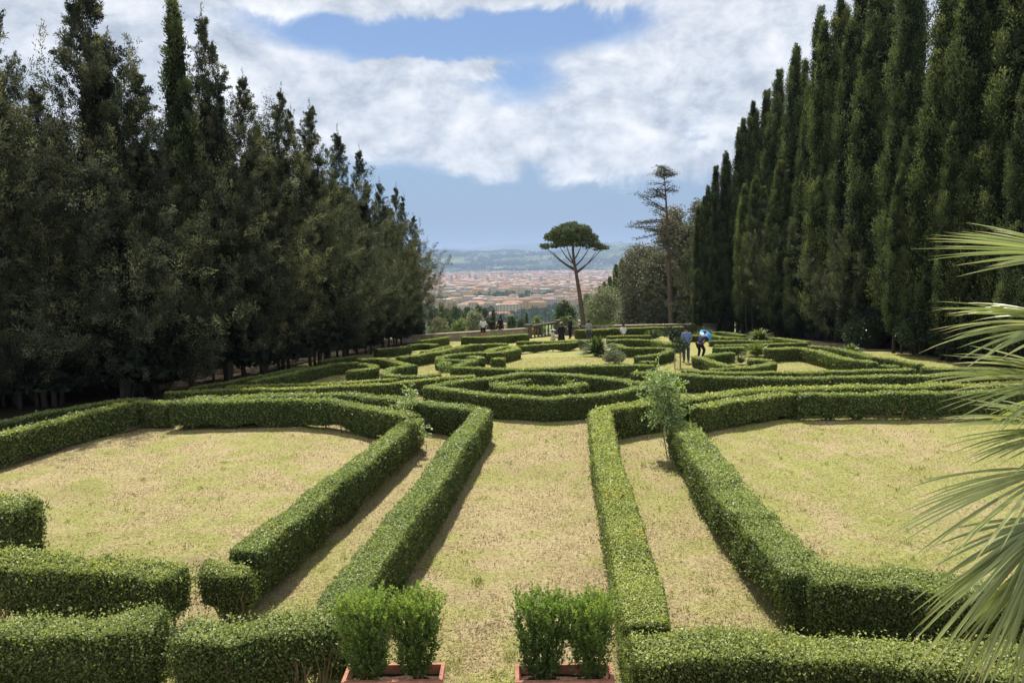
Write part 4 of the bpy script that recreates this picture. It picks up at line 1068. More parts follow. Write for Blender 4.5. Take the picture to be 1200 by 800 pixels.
for (px, py, r) in [(655, 272, 1.35), (668, 268, 1.45), (681, 270, 1.4), (691, 279, 1.15), (703, 290, .95), (710, 290, .6), (646, 278, 1.05), (640, 289, .8), (636, 288, .55), (660, 284, 1.2), (675, 284, 1.1), (688, 287, .9), (650, 287, .9), (668, 277, 1.5), (697, 284, .85), (672, 263, .7), (660, 266, .8)]:
    for dy in ([-1.2, 1.3] if r > 1 else [q.uniform(-.7, .7)]):
        c = rel(px, py, dy + q.uniform(-.4, .4)); pl.append((*c, r * .68))
for _ in range(8):
    a = q.uniform(0, 6.28); c = rel(670, 276) + np.array([math.cos(a) * 1.5, math.sin(a) * 2.4, q.uniform(-.9, .7)]); pl.append((*c, q.uniform(.5, .8)))
part('crown', blob_crown('pine_needle', pl, 17000, .19, 8, .6), pine)

# thin tall conifer right of the pine
Yc = 72.0
g0 = at(787, 384, Yc); base = np.array([g0[0], Yc, float(tz(g0[0], Yc))])
con = empty('sparse_conifer', base, 'tall thin conifer with sparse drooping tiers before the right trees', 'conifer')
def rel2(px, py, dy=0.0): return at(px, py, Yc + dy) - base
tube_obj('trunk', [np.array([0, 0, -.3]), rel2(785, 340), rel2(783, 290), rel2(781, 240), rel2(778, 198)], [.24, .2, .16, .11, .03], 'pine_bark', con, 9)
gc = Geo(); q = np.random.default_rng(12)
for i in range(64):
    py = q.uniform(196, 318) if i > 6 else q.uniform(196, 215)
    t = (py - 194) / 124
    Lr = (.6 + 1.9 * min(1, t * 2.2)) * q.uniform(.35, 1.2) * (.45 if t > .72 else 1)
    a = q.uniform(0, 6.28)
    if 225 < py < 285 and q.random() < .5: a = math.pi + q.uniform(-.5, .5); Lr *= 1.25
    A = rel2(778 + 7 * t, py); o = np.array([math.cos(a), math.sin(a), 0])
    B = A + o * Lr + np.array([0, 0, q.uniform(-.3, .6) * Lr]); M = (A + B) / 2 + np.array([0, 0, .1])
    tube_obj('branch', [A, M, B], [.05, .035, .012], 'pine_bark', con, 5, 1)
    m = int(85 * Lr * q.uniform(.4, 1.4)); u = q.uniform(.25, 1.05, m)
    c = A + (B - A) * u[:, None] + q.normal(size=(m, 3)) * np.array([.26, .26, .10]) + np.array([0, 0, .06])
    gc.leaves(c, unit(o + q.normal(size=(m, 3)) * .8), unit(q.normal(size=(m, 3)) + np.array([0, 0, 1])), q.uniform(.11, .22, m), q.uniform(.04, .08, m), np.clip(q.normal(.4, .25, m), 0, 1))
gc.obj('crown', 'dry_needle', con)

def broad(name, label, cat, px, py_top, width_px, Y, mat, seed, group=None, n=14000, leaf=.22, bare=.25, ground=tz, oval=1.0, shell=.4, lobes=15, gz0=None):
    c = at(px, py_top, Y); z0 = float(ground(c[0], Y)) if gz0 is None else gz0
    H = c[2] - z0; Rw = width_px / 2 / FPX * Y
    q = np.random.default_rng(seed)
    o = empty(name, (c[0], Y, z0), label, cat, group)
    ls = []
    for i in range(lobes):
        t = q.uniform(bare + .1, .9); a = q.uniform(0, 6.28); k = Rw * (1 - ((t - .45) / .62) ** 2 * .8) * .62 * math.sqrt(q.random())
        ls.append((math.cos(a) * k, math.sin(a) * k, H * t, Rw * q.uniform(.45, .68) * (1.15 - .5 * t)))
    ls.append((0, 0, H - Rw * .32, Rw * .32)); ls.append((0, 0, H * .55, Rw * .95)); ls.append((0, 0, H * .3, Rw * .85)); ls.append((0, 0, H * .75, Rw * .72))
    part('crown', blob_crown(mat, ls, n, leaf, seed, oval, shell), o)
    tube_obj('trunk', [(0, 0, -.3), (.05 * Rw, 0, H * .25), (0, .03 * Rw, H * .5), (0, 0, H * .8)], [H * .028, H * .022, H * .014, H * .005], 'cypress_bark', o)
    for i in range(4):
        a = q.uniform(0, 6.28); z = H * q.uniform(.22, .5)
        tube_obj('limb', [(0, 0, z), (math.cos(a) * Rw * .3, math.sin(a) * Rw * .3, z + H * .12), (math.cos(a) * Rw * .6, math.sin(a) * Rw * .6, z + H * .26)], [H * .011, H * .008, H * .003], 'cypress_bark', o, 6, 1)
    return o
GB = 'trees beyond the garden wall'
broad('holm_oak', 'large grey-brown oak beyond the wall, left of the thin conifer', 'oak', 755, 288, 72, 82, 'oak_leaf', 31, GB, 26000, .24, .05)
broad('holm_oak', 'tall grey-brown oak behind the thin conifer', 'oak', 794, 238, 66, 84, 'oak_leaf', 32, GB, 34000, .24, .03, lobes=26)
broad('holm_oak', 'rounded oak between the two taller oaks beyond the wall', 'oak', 772, 290, 62, 79, 'oak_leaf', 33, GB, 22000, .22, .05)
broad('holm_oak', 'dark tree filling the gap before the right cypress row', 'oak', 818, 232, 60, 82, 'oak_leaf', 34, GB, 30000, .24, .03, lobes=26)
broad('holm_oak', 'dark low tree behind the right end of the garden wall', 'oak', 812, 318, 56, 78, 'oak_leaf', 35, GB, 20000, .22, .0)
broad('holm_oak', 'dark tree in the shade behind the thin conifer trunk', 'oak', 785, 328, 50, 80, 'oak_leaf', 36, GB, 20000, .22, .0)
broad('olive_tree', 'grey-green olive right of the umbrella pine trunk', 'olive tree', 708, 341, 62, 92, 'olive_leaf', 37, GB, 20000, .2, .05)
broad('olive_tree', 'smaller grey-green olive near the right oaks', 'olive tree', 741, 354, 48, 84, 'olive_leaf', 38, GB, 13000, .18, .05)
broad('olive_tree', 'pale olive seen right behind the garden wall', 'olive tree', 727, 352, 40, 100, 'olive_leaf', 39, GB, 9000, .2, .08)
broad('leafy_tree', 'dark green tree left of the umbrella pine trunk', 'tree', 662, 351, 34, 130, 'far_leaf', 40, GB, 8000, .34, .1)
broad('leafy_tree', 'dark tree close against the umbrella pine trunk', 'tree', 690, 344, 18, 170, 'far_leaf', 41, GB, 4000, .4, .1)
broad('leafy_tree', 'bright green round tree beyond the balustrade', 'tree', 666, 369, 26, 105, 'bright_leaf', 42, GB, 5000, .22, .1)
broad('leafy_tree', 'yellowish bush tree left of the balustrade view', 'tree', 629, 371, 18, 110, 'bright_leaf', 43, GB, 3500, .22, .1)
broad('leafy_tree', 'pale green tree rising over the left part of the wall', 'tree', 556, 364, 30, 120, 'olive_leaf', 44, GB, 6000, .28, .1)
broad('leafy_tree', 'bright green tree by the visitors at the wall', 'tree', 540, 371, 24, 128, 'bright_leaf', 45, GB, 4500, .28, .1)
broad('leafy_tree', 'pale rounded tree at the left end of the wall', 'tree', 512, 375, 30, 90, 'olive_leaf', 46, GB, 6000, .22, .1)
k = 0
for px, top, wd, Y in [(520, 360, 24, 260), (534, 358, 22, 300), (547, 359, 20, 280), (560, 356, 16, 320), (568, 360, 12, 300), (524, 368, 20, 200), (510, 362, 18, 260), (552, 366, 16, 230), (600, 372, 12, 260), (612, 374, 14, 220), (572, 372, 14, 240)]:
    k += 1
    broad('valley_tree', 'dark green tree in the wooded slope below the wall on the left' if px < 580 else 'dark tree on the slope below the wall in the middle', 'tree', px, top, wd, Y, 'far_leaf', 60 + k, 'wood on the slope below the wall left' if px < 580 else 'trees on the slope in the middle', 2600, .7, .1)
vp = (pencil_crown(320, 10, [(0, 0, 1, .9, 0, 0)], bare=.05), trunk_mesh(rand_stems(92, 1, 9, .05)))
for px, top, Y, lab in [(578, 363, 190, 'single small cypress below the black-clad pair'), (587, 369, 170, 'small cypress left of the twin cypresses'), (597, 371, 175, 'left one of the twin small cypresses below the wall'), (600.5, 371, 176, 'right one of the twin small cypresses below the wall'),
                        (617, 367, 200, 'small cypress left of the balustrade on the slope'), (703, 337, 120, 'first small cypress on the slope before the oaks'), (708, 332, 118, 'second small cypress on the slope before the oaks'), (715, 326, 116, 'third small cypress on the slope before the oaks'), (722, 312, 112, 'tallest small cypress on the slope before the oaks'), (729, 306, 108, 'small cypress right against the oaks'), (686, 346, 190, 'dark small cypress just right of the pine trunk')]:
    c = at(px, top, Y); z0 = float(tz(c[0], Y)); h = max(c[2] - z0, 5)
    place_tree(vp, lab, (c[0], Y, c[2] - h), h, .9, None, 'small cypresses on the slope', 10)

# ------------------------------------------------------------------ garden wall and balustrade
def wall_run(name, label, a, b, h, th, cap, mat='plaster_wall', pillar=()):
    A, B = P(*a, h), P(*b, h)
    d = B - A; L = math.hypot(d[0], d[1]); rz = math.atan2(d[1], d[0]); z0 = min(A[2], B[2])
    o = empty(name, (A[0], A[1], z0), label, 'wall', None, rz)
    g = Geo(); g.box((L / 2, 0, (h - cap) / 2 - .15), (L, th, h - cap + .3)); g.obj('wall_body', mat, o)
    n = max(1, int(L / 1.3)); g = Geo()
    for i in range(n):
        g.box((L * (i + .5) / n, 0, h - cap / 2 + .002 * (i % 2)), (L / n - .012, th + .16, cap))
    g.obj('coping', 'stone_cap', o)
    return o, A, B, rz
wl, WA, WB, wrz = wall_run('garden_wall', 'long cream plastered garden wall with stone coping left of the balustrade', (470, 389.2), (617, 384.2), .85, .4, .09)
wr, WC, WD, _ = wall_run('garden_wall', 'low garden wall with long stone coping right of the balustrade', (655, 381.5), (839, 377.2), .85, .4, .09, 'old_stone')
# balustrade between the two walls
dv = WC - WB; Lb = math.hypot(dv[0], dv[1]); rzb = math.atan2(dv[1], dv[0]); zb = min(WB[2], WC[2])
bal = empty('stone_balustrade', (WB[0], WB[1], zb), 'dark stone balustrade in the middle of the garden wall', 'balustrade', None, rzb)
g = Geo(); g.box((Lb / 2, 0, .08), (Lb - .9, .34, .3)); g.obj('plinth', 'old_stone', bal)
g = Geo(); g.box((Lb / 2, 0, 1.18), (Lb - .9, .32, .14)); g.obj('rail', 'old_stone', bal)
for s in (.25, Lb - .25):
    g = Geo(); g.box((s, 0, .6), (.46, .46, 1.36)); g.box((s, 0, 1.32), (.56, .56, .1)); g.obj('pier', 'old_stone', bal)
bm = Geo(); bm.lathe([(.0, 0), (.09, 0), (.09, .07), (.045, .1), (.06, .16), (.105, .3), (.1, .4), (.05, .6), (.042, .72), (.06, .76), (.085, .8), (.085, .88), (0, .88)], (0, 0, .23), 12)
bme = bm.mesh('baluster', 'old_stone', True)
nb = 8
for i in range(nb):
    o = part('baluster', bme, bal); o.location = (.75 + (Lb - 1.5) * i / (nb - 1), 0, 0)
# terracotta pot before the balustrade
o = empty('terracotta_urn', P(626, 391.5), 'old terracotta pot standing before the balustrade', 'pot')
g = Geo(); g.lathe([(0, 0), (.2, 0), (.3, .35), (.32, .5), (.36, .5), (.36, .57), (.3, .57), (.27, .45), (0, .45)], (0, 0, 0), 16); g.obj('pot', 'terracotta', o, True)
g = Geo(); g.lathe([(0, .47), (.27, .47)], (0, 0, 0), 12); g.obj('soil', 'potting_soil', o)

# ------------------------------------------------------------------ terrace ledge with the planters
led = empty('terrace_ledge', (0, 6.55, 0), 'stone terrace ledge carrying the terracotta planters', 'wall')
g = Geo(); g.box((0, -.72, .46), (9.0, 1.66, .92)); g.obj('ledge_body', 'plaster_wall', led)
g = Geo()
for i in range(6): g.box((-3.75 + 1.5 * i, -.74, .955), (1.485, 1.74, .075))
g.obj('coping', 'stone_cap', led)
g = Geo(); g.box((0, -5.2, 1.6), (9, 7.5, 3.2)); fl = g.obj('terrace_block', 'plaster_wall'); tag(fl, 'plastered terrace base the viewer stands on', 'terrace')

def planter(label, pxc, depth, wd, rz, seed, plants):
    Yc = depth; c = at(pxc, 787, Yc)
    o = empty('terracotta_planter', (c[0], Yc, 0.9945), label, 'planter', 'terracotta planters on the ledge', rz)
    zt = c[2] - 0.9945
    t_ = .025; dp = .31
    g = Geo()
    # hollow trough: floor and four flared walls with a thick rim
    def ring(z, w, d): return [(-w / 2, -d / 2, z), (w / 2, -d / 2, z), (w / 2, d / 2, z), (-w / 2, d / 2, z)]
    rings = [ring(0, wd * .88, dp * .82), ring(zt - .055, wd * .95, dp * .93), ring(zt - .05, wd, dp), ring(zt, wd, dp), ring(zt, wd - 2 * t_ * 1.3, dp - 2 * t_ * 1.3), ring(zt * .5, wd * .9 - 2 * t_, dp * .86 - 2 * t_)]
    v = np.concatenate([np.array(r) for r in rings]); qs = []
    for k in range(5):
        for j in range(4): qs.append([k * 4 + j, k * 4 + (j + 1) % 4, k * 4 + 4 + (j + 1) % 4, k * 4 + 4 + j])
    qs.append([3, 2, 1, 0]); g.add(v, qs)
    g.obj('trough', 'terracotta', o)
    g = Geo(); n = 12
    xs = np.linspace(-.5, .5, n); X, Y = np.meshgrid(xs * (wd * .93 - 2 * t_), xs * (dp * .9 - 2 * t_)); Z = zt * .68 + .03 * vnoise(X * 30, Y * 30, 1.3, seed)
    i = np.arange(n - 1)[:, None] * n; j = np.arange(n - 1)[None]
    g.add(np.stack([X, Y, Z], -1), np.stack([i + j, i + j + 1, i + n + j + 1, i + n + j], -1).reshape(-1, 4)); g.obj('soil', 'potting_soil', o)
    lw = []
    q = np.random.default_rng(seed)
    for (dx, hh, rr, lab) in plants:
        p = empty('potted_box_shrub', (c[0] + dx, Yc + q.uniform(-.03, .03), 0.9945 + zt * .66), lab, 'shrub', 'upright box shrubs in the planters')
        for s in range(5):
            a = q.uniform(0, 6.28); g = Geo(); r1 = rr * q.uniform(.3, .65)
            g.tube(smooth_pts([(math.cos(a) * .03, math.sin(a) * .03, -.06), (math.cos(a) * r1 * .5, math.sin(a) * r1 * .5, hh * .4), (math.cos(a) * r1, math.sin(a) * r1, hh * .85)], 1), np.linspace(.012, .004, 4), 6); g.obj('stem', 'stem_bark', p)
        g = Geo()
        # upright shoots carrying paired leaves
        ns = 620
        a = q.uniform(0, 6.283, ns); rad = rr * np.sqrt(q.random(ns)); tp = q.random(ns) ** .8
        z = hh * (.06 + .88 * tp); wid = (.62 + .45 * np.minimum(1, tp * 1.25)) * (1 + .12 * np.sin(a * 3 + seed))
        bp = np.stack([rad * np.cos(a) * wid, rad * np.sin(a) * wid * .8, z], 1)
        o_ = np.stack([np.cos(a), np.sin(a), 0 * a], 1)
        sd_ = unit(np.array([0, 0, 1.25]) + o_ * (.55 * rad / rr)[:, None] + q.normal(size=(ns, 3)) * .28)
        sl = q.uniform(.07, .17, ns)
        for k in range(7):
            t = (k + .5) / 7
            for sgn in (-1, 1):
                pp = bp + sd_ * (sl * t)[:, None]
                sdir = unit(np.cross(sd_, unit(q.normal(size=(ns, 3))))) * sgn
                d = unit(sdir + sd_ * (.5 + .7 * t)); L = q.uniform(.022, .036, ns)
                g.leaves(pp + d * (L * .5)[:, None], d, unit(sd_ * .4 + q.normal(size=(ns, 3)) * .8), L, L * .62, np.clip(.12 + .5 * tp ** 2 + .28 * t * tp + q.normal(0, .12, ns), 0, 1))
        g.obj('foliage', 'young_box_leaf', p)
    return o
planter('left terracotta planter box with two upright box shrubs, beside the bare-stemmed hedge', 462, 6.5, .88, 0.0, 3,
        [(-.23, .80, .205, 'left shrub of the left planter, touching the hedge behind'), (.20, .79, .19, 'right shrub of the left planter, beside the path')])
planter('right terracotta planter box with two upright box shrubs, beside the broad lowest right hedge', 661, 6.45, .86, 0.0, 4,
        [(-.19, .78, .205, 'left shrub of the right planter, beside the path'), (.22, .75, .20, 'right shrub of the right planter, against the right hedge')])

# ------------------------------------------------------------------ fan palm at the right
pb = np.array([4.75, 5.35, 1.0])
palm = empty('fan_palm', (pb[0], pb[1], 0), 'fan palm reaching in from the right with long split leaves', 'palm')
tube_obj('trunk', [(0, 0, -.1), (.03, .02, 1.2), (0, 0, 2.6), (-.05, 0, 4.0)], [.2, .17, .17, .15], 'stem_bark', palm, 10)
crown0 = np.array([-.05, 0, 4.0])
def frond(hub_px, hub_Y, tip_dir, nrm, L, n=34, spread=1.35, droop=.25, seed=1, W=.029):
    q = np.random.default_rng(seed)
    hub = np.array(hub_px, float) if len(hub_px) == 3 else at(hub_px[0], hub_px[1], hub_Y) - np.array([pb[0], pb[1], 0])
    tip_dir = unit(np.array(tip_dir, float)); nrm = unit(np.array(nrm, float)); s = unit(np.cross(nrm, tip_dir)); nrm = np.cross(tip_dir, s)
    g = Geo()
    for i in range(n):
        a = -spread + 2 * spread * i / (n - 1) + q.normal(0, .02)
        d0 = tip_dir * math.cos(a) + s * math.sin(a)
        d0 = unit(d0 + nrm * (.10 * abs(math.sin(a)) + q.normal(0, .05)))
        l = L * (1 - .28 * (abs(a) / spread) ** 1.6) * q.uniform(.88, 1.06); k = 9
        t = np.linspace(0.03, 1, k)
        dr = droop * l * q.uniform(.6, 1.5)
        c = hub + d0 * (l * t)[:, None] + np.array([0, 0, -1]) * (dr * t ** 2.6)[:, None]
        side = unit(np.cross(d0, nrm)); w = W * q.uniform(.8, 1.15) * np.interp(t, [0, .2, .45, .75, 1], [.3, .75, 1, .62, .03]) / 2
        fold = nrm * .75
        v = np.stack([c - side * w[:, None] + fold * w[:, None], c, c + side * w[:, None] + fold * w[:, None]], 1).reshape(-1, 3)
        ii = np.arange(k - 1)[:, None] * 3; jj = np.arange(2)[None]
        qd = np.stack([ii + jj, ii + jj + 1, ii + jj + 4, ii + jj + 3], -1).reshape(-1, 4)
        base = np.clip(q.normal(.45, .22), 0, .9)
        rr = np.repeat(np.clip(base + np.where(t[:-1] > .86, .6 * q.random(), 0), 0, 1), 2)
        g.add(v, qd, r=rr)
    f = g.obj('frond', 'palm_leaf', palm)
    mid = (crown0 + hub) / 2 + np.array([0, 0, .12])
    tube_obj('petiole', [crown0 + np.array([0, 0, -.1]), mid, hub + tip_dir * .03], [.02, .014, .011], 'palm_leaf', f, 6)
#      hub px,      Y,    direction,          face normal,  length, leaf segments, spread, droop
frond((1272, 300), 4.9, (-1, .05, .06), (.05, -.26, 1), .98, 40, 1.15, .05, 1)
frond((1270, 385), 4.8, (-1, .05, .08), (.05, -.24, 1), .94, 36, 1.1, .16, 2)
frond((1275, 448), 4.8, (-1, .1, .02), (.05, -.26, 1), .98, 38, 1.1, .12, 3)
frond((1275, 505), 4.9, (-1, .1, .0), (-.05, -.24, 1), .90, 34, 1.0, .14, 7)
frond((1238, 548), 4.7, (-.86, .0, -.36), (-.35, -.3, .85), 1.10, 20, .5, .12, 4, .027)
frond((1232, 606), 4.6, (-.9, -.05, -.45), (-.4, -.4, .8), .80, 10, .5, .10, 10)
frond((1238, 610), 4.6, (-.72, -.05, -.72), (-.6, -.5, .6), 1.16, 22, .40, .16, 5, .027)
frond((1235, 640), 4.5, (-.42, -.05, -.9), (-.8, -.5, .35), 1.05, 18, .4, .12, 8, .027)
frond((1330, 330), 5.6, (.6, .7, .2), (.1, -.3, .95), 1.0, 30, 1.2, .3, 6)
frond((1420, 420), 5.3, (1, -.2, -.1), (.1, .3, .95), 1.0, 30, 1.2, .35, 9)
frond((1330, 200), 5.3, (.2, .4, 1), (.2, -1, .1), 1.0, 30, 1.2, .15, 10)
for k in range(15):
    a = R(-95 + 205 * ((k * .618) % 1)); e = R([55, 30, 8, -18, -42][k % 5]); d = np.array([math.cos(a) * math.cos(e), math.sin(a) * math.cos(e), math.sin(e)])
    frond(tuple(crown0 + d * (.62 + .1 * (k % 3)) + np.array([0, 0, .05])), 0, tuple(d + np.array([0, 0, -.12])), tuple(np.array([-math.cos(a) * math.sin(e), -math.sin(a) * math.sin(e), math.cos(e)])), .82, 30, 1.25, .3, 30 + k)
# ------------------------------------------------------------------ people
def skin_mesh(name, verts, edges, radii, mat, subdiv=2, root=0):
    me = bpy.data.meshes.new(name + '_cage')
    me.from_pydata([tuple(v) for v in verts], edges, [])
    ob = bpy.data.objects.new(name + '_cage', me); COL.objects.link(ob)
    md = ob.modifiers.new('skin', 'SKIN'); md.use_smooth_shade = True
    for i, r in enumerate(radii):
        d = me.skin_vertices[0].data[i]
        d.radius = r if hasattr(r, '__len__') else (r, r); d.use_root = (i == root)
    ob.modifiers.new('sub', 'SUBSURF').levels = subdiv
    dg = bpy.context.evaluated_depsgraph_get(); dg.update()
    out = bpy.data.meshes.new_from_object(ob.evaluated_get(dg))
    out.name = name
    bpy.data.objects.remove(ob); bpy.data.meshes.remove(me)
    out.materials.clear(); out.materials.append(MATS[mat])
    return out

STAND = dict(pelvis=(0, 0, .94), waist=(0, .01, 1.10), chest=(0, .0, 1.32), neck=(0, -.01, 1.48), jaw=(0, .02, 1.55), head=(0, .015, 1.63), crown=(0, 0, 1.69), nose=(0, .125, 1.61),
             shoulder=(.175, -.01, 1.42), elbow=(.235, -.03, 1.14), wrist=(.245, .06, .90), hip=(.095, 0, .90), knee=(.105, .015, .50), ankle=(.105, -.03, .09), toe=(.125, .13, .03))
def person(label, loc, rz, pose=None, scale=1.0, top=('cloth_blue', 'short'), legs=('cloth_denim', 'long'), hair='dark_hair', hat=None, bag=None, female=False, skirt=None):
    J = {}
    for k, v in STAND.items():
        if k in ('shoulder', 'elbow', 'wrist', 'hip', 'knee', 'ankle', 'toe'):
            J[k + 'R'] = np.array(v, float); J[k + 'L'] = np.array(v, float) * [-1, 1, 1]
        else: J[k] = np.array(v, float)
    for k, v in (pose or {}).items():
        if k in J: J[k] = np.array(v, float)
        else:
            J[k + 'R'] = np.array(v, float); J[k + 'L'] = np.array(v, float) * [-1, 1, 1]
    sw = .88 if female else 1.0
    for s in 'RL': J['shoulder' + s] = J['shoulder' + s] * [sw, 1, 1]
    names = ['pelvis', 'waist', 'chest', 'neck', 'jaw', 'head', 'crown', 'nose']
    rad = dict(pelvis=(.135, .105), waist=(.12, .09), chest=(.145, .105), neck=(.055, .055), jaw=(.065, .07), head=(.083, .098), crown=(.06, .07), nose=(.014, .014),
               shoulder=.06, elbow=.042, wrist=.028, hip=.085, knee=.056, ankle=.038, toe=.034)
    V, Rr, E, ix = [], [], [], {}
    def addv(k, p, r): ix[k] = len(V); V.append(p); Rr.append(r); return ix[k]
    for n in names: addv(n, J[n], rad[n])
    E += [(0, 1), (1, 2), (2, 3), (3, 4), (4, 5), (5, 6), (5, 7)]
    for s in 'RL':
        for n in ('shoulder', 'elbow', 'wrist', 'hip', 'knee', 'ankle', 'toe'): addv(n + s, J[n + s], rad[n])
        E += [(2, ix['shoulder' + s]), (ix['shoulder' + s], ix['elbow' + s]), (ix['elbow' + s], ix['wrist' + s]), (0, ix['hip' + s]), (ix['hip' + s], ix['knee' + s]), (ix['knee' + s], ix['ankle' + s]), (ix['ankle' + s], ix['toe' + s])]
        # hand: palm, four fingers and a thumb from its side
        fd = unit(J['wrist' + s] - J['elbow' + s]); sx = 1 if s == 'R' else -1
        across = unit(np.cross(fd, [sx, 0, 0.0])) if abs(fd[0]) < .9 else np.array([0, 1.0, 0])
        inw = np.cross(across, fd) * 1.0
        palm = J['wrist' + s] + fd * .055; p = addv('palm' + s, palm, (.032, .02)); E.append((ix['wrist' + s], p))
        for k, (o, l) in enumerate(zip((-.028, -.01, .009, .027), (.06, .072, .068, .052))):
            a = addv('f%d%s' % (k, s), palm + fd * .04 + across * o, .0095); b = addv('g%d%s' % (k, s), palm + fd * (.04 + l * .7) + across * o * 1.1 + inw * .016, .008)
            E += [(p, a), (a, b)]
        a = addv('t' + s, palm - across * .038 + fd * .012 + inw * .01, .011); b = addv('u' + s, palm - across * .052 + fd * .05 + inw * .02, .009); E += [(p, a), (a, b)]
        e = addv('ear' + s, J['head'] + np.array([.088 * sx, -.01, -.01]), .018); E.append((5, e))
    body = link(bpy.data.objects.new('person', skin_mesh('person', V, E, Rr, 'skin')))
    body.location = loc; body.rotation_euler = (0, 0, rz); body.scale = (scale,) * 3
    tag(body, label, 'person', 'visitors in the garden')
    def garment(nm, keys, edges, rads, mat):
        i = {k: n for n, k in enumerate(keys)}
        return part(nm, skin_mesh(nm, [J[k] for k in keys], [(i[a], i[b]) for a, b in edges], rads, mat), body)
    # eyes and hair
    for s in (-1, 1):
        g = Geo(); g.lathe([(0, -.009), (.009, 0), (0, .009)], J['head'] + np.array([.032 * s, .088, .0]), 6); g.obj('eye', 'dark_hair', body)
    if hair:
        hp = [J['head'] + np.array([0, -.035, .03]), J['crown'] + np.array([0, -.02, .012]), J['jaw'] + np.array([0, -.055, .02 if not female else -.08])]
        part('hair', skin_mesh('hair', hp, [(0, 1), (0, 2)], [(.098, .092), (.07, .075), (.075, .05)], hair), body)
    # shirt
    up, sl = top
    keys = ['pelvis', 'waist', 'chest', 'collar', 'shoulderR', 'shoulderL', 'elbowR', 'elbowL']
    J['collar'] = J['chest'] * .3 + J['neck'] * .7
    ed = [('pelvis', 'waist'), ('waist', 'chest'), ('chest', 'collar'), ('chest', 'shoulderR'), ('chest', 'shoulderL'), ('shoulderR', 'elbowR'), ('shoulderL', 'elbowL')]
    rd = [(.165, .135), (.15, .12), (.172, .132), (.085, .08), .082, .082, .066, .066]
    if sl == 'long':
        keys += ['wristR', 'wristL']; ed += [('elbowR', 'wristR'), ('elbowL', 'wristL')]; rd += [.045, .045]
    garment('shirt', keys, ed, rd, up)
    lm, ll = legs
    if skirt:
        g = Geo(); z0 = J['waist'][2]; zb = .12
        g.lathe([(.30, zb), (.27, (z0 + zb) * .45), (.2, z0 * .86), (.15, z0)], (0, 0, 0), 14); g.obj('skirt', skirt, body, True)
    elif ll == 'long':
        garment('trousers', ['pelvis', 'hipR', 'kneeR', 'ankleR', 'hipL', 'kneeL', 'ankleL'], [('pelvis', 'hipR'), ('hipR', 'kneeR'), ('kneeR', 'ankleR'), ('pelvis', 'hipL'), ('hipL', 'kneeL'), ('kneeL', 'ankleL')], [(.155, .125), .108, .08, .062, .108, .08, .062], lm)
    else:
        for s in 'RL': J['thigh' + s] = J['hip' + s] * .2 + J['knee' + s] * .8
        garment('shorts', ['pelvis', 'hipR', 'thighR', 'hipL', 'thighL'], [('pelvis', 'hipR'), ('hipR', 'thighR'), ('pelvis', 'hipL'), ('hipL', 'thighL')], [(.155, .125), .11, .095, .11, .095], lm)
    for s in 'RL':
        a, t = J['ankle' + s], J['toe' + s]
        part('shoe', skin_mesh('shoe', [a + (0, 0, -.03), (a + t) / 2 + (0, 0, -.012), t], [(0, 1), (1, 2)], [.05, .05, .042], 'leather', 1), body)
    if hat:
        g = Geo(); c = J['crown'] + np.array([0, 0, -.02]); br = .24 if hat[1] == 'wide' else .13
        g.lathe([(br, -.012), (.11, .0), (.108, .07), (.06, .1), (0, .102)], c, 18); g.lathe([(br, -.012), (.10, -.006), (.09, .06), (0, .08)], c, 18)
        g.obj('hat', hat[0], body, True)
    if bag:
        g = Geo(); g.box(J['waist'] + np.array([0, -.19, .08]), (.28, .13, .38), taper=.85); g.obj('backpack', bag, body)
    return body

def on(px, py): return tuple(P(px, py))
person('man in blue shirt and dark jeans standing on the lawn with his back turned', on(804, 425), R(4), dict(wristR=(.20, .16, 1.0), wristL=(-.20, .16, 1.0)), 1.0, ('cloth_blue', 'short'))
# stooping companion under the umbrella
stoop = dict(pelvis=(0, -.12, .74), waist=(.02, .0, .88), chest=(.04, .14, 1.02), neck=(.05, .24, 1.11), jaw=(.05, .30, 1.15), head=(.05, .33, 1.22), crown=(.05, .34, 1.28), nose=(.05, .44, 1.19),
             shoulderR=(.21, .12, 1.07), shoulderL=(-.13, .14, 1.09), elbowR=(.30, .26, .90), wristR=(.24, .42, 1.0), elbowL=(-.18, .30, .86), wristL=(-.08, .46, .78), hip=(.1, -.12, .71), knee=(.13, .16, .42))
b = P(821, 420)
st = person('stooping visitor in navy top with white shoulder stripe beside the man in blue', tuple(b), R(-38), stoop, 1.0, ('cloth_navy', 'short'), ('cloth_black', 'long'))
um = empty('umbrella', (b[0] + .22, b[1] + .40, b[2] + .98), 'blue and white sun umbrella held over the stooping visitor', 'umbrella', None, R(20))
um.rotation_euler = (R(38), R(18), R(10)); um.scale = (.64, .64, .64)
prof = [(0.0, .62), (.16, .60), (.32, .55), (.46, .46), (.54, .38)]
th = np.linspace(0, 2 * np.pi, 8, endpoint=False)
for k in range(8):
    g = Geo(); n = 7
    rows = []
    for r, z in prof:
        row = []
        for t in np.linspace(0, 1, n):
            a = th[k] + t * np.pi / 4; sc_ = 1 - .07 * math.sin(math.pi * t) * (r / .54); row.append((r * math.cos(a) * sc_, r * math.sin(a) * sc_, z + .03 * math.sin(math.pi * t) * (r / .54) ** 2))
        rows.append(row)
    v = np.array(rows); i = np.arange(len(prof) - 1)[:, None] * n; j = np.arange(n - 1)[None]
    q_ = np.stack([i + j, i + j + 1, i + n + j + 1, i + n + j], -1).reshape(-1, 4)
    g.add(v.reshape(-1, 3), q_); g.obj('canopy_panel', 'umbrella_white' if k in (4, 5) else 'umbrella_blue', um)
    g = Geo(); a = th[k]; g.tube([(0, 0, .45), (.3 * math.cos(a), .3 * math.sin(a), .52), (.53 * math.cos(a), .53 * math.sin(a), .375)], .005, 4); g.obj('rib', 'metal_grey', um)
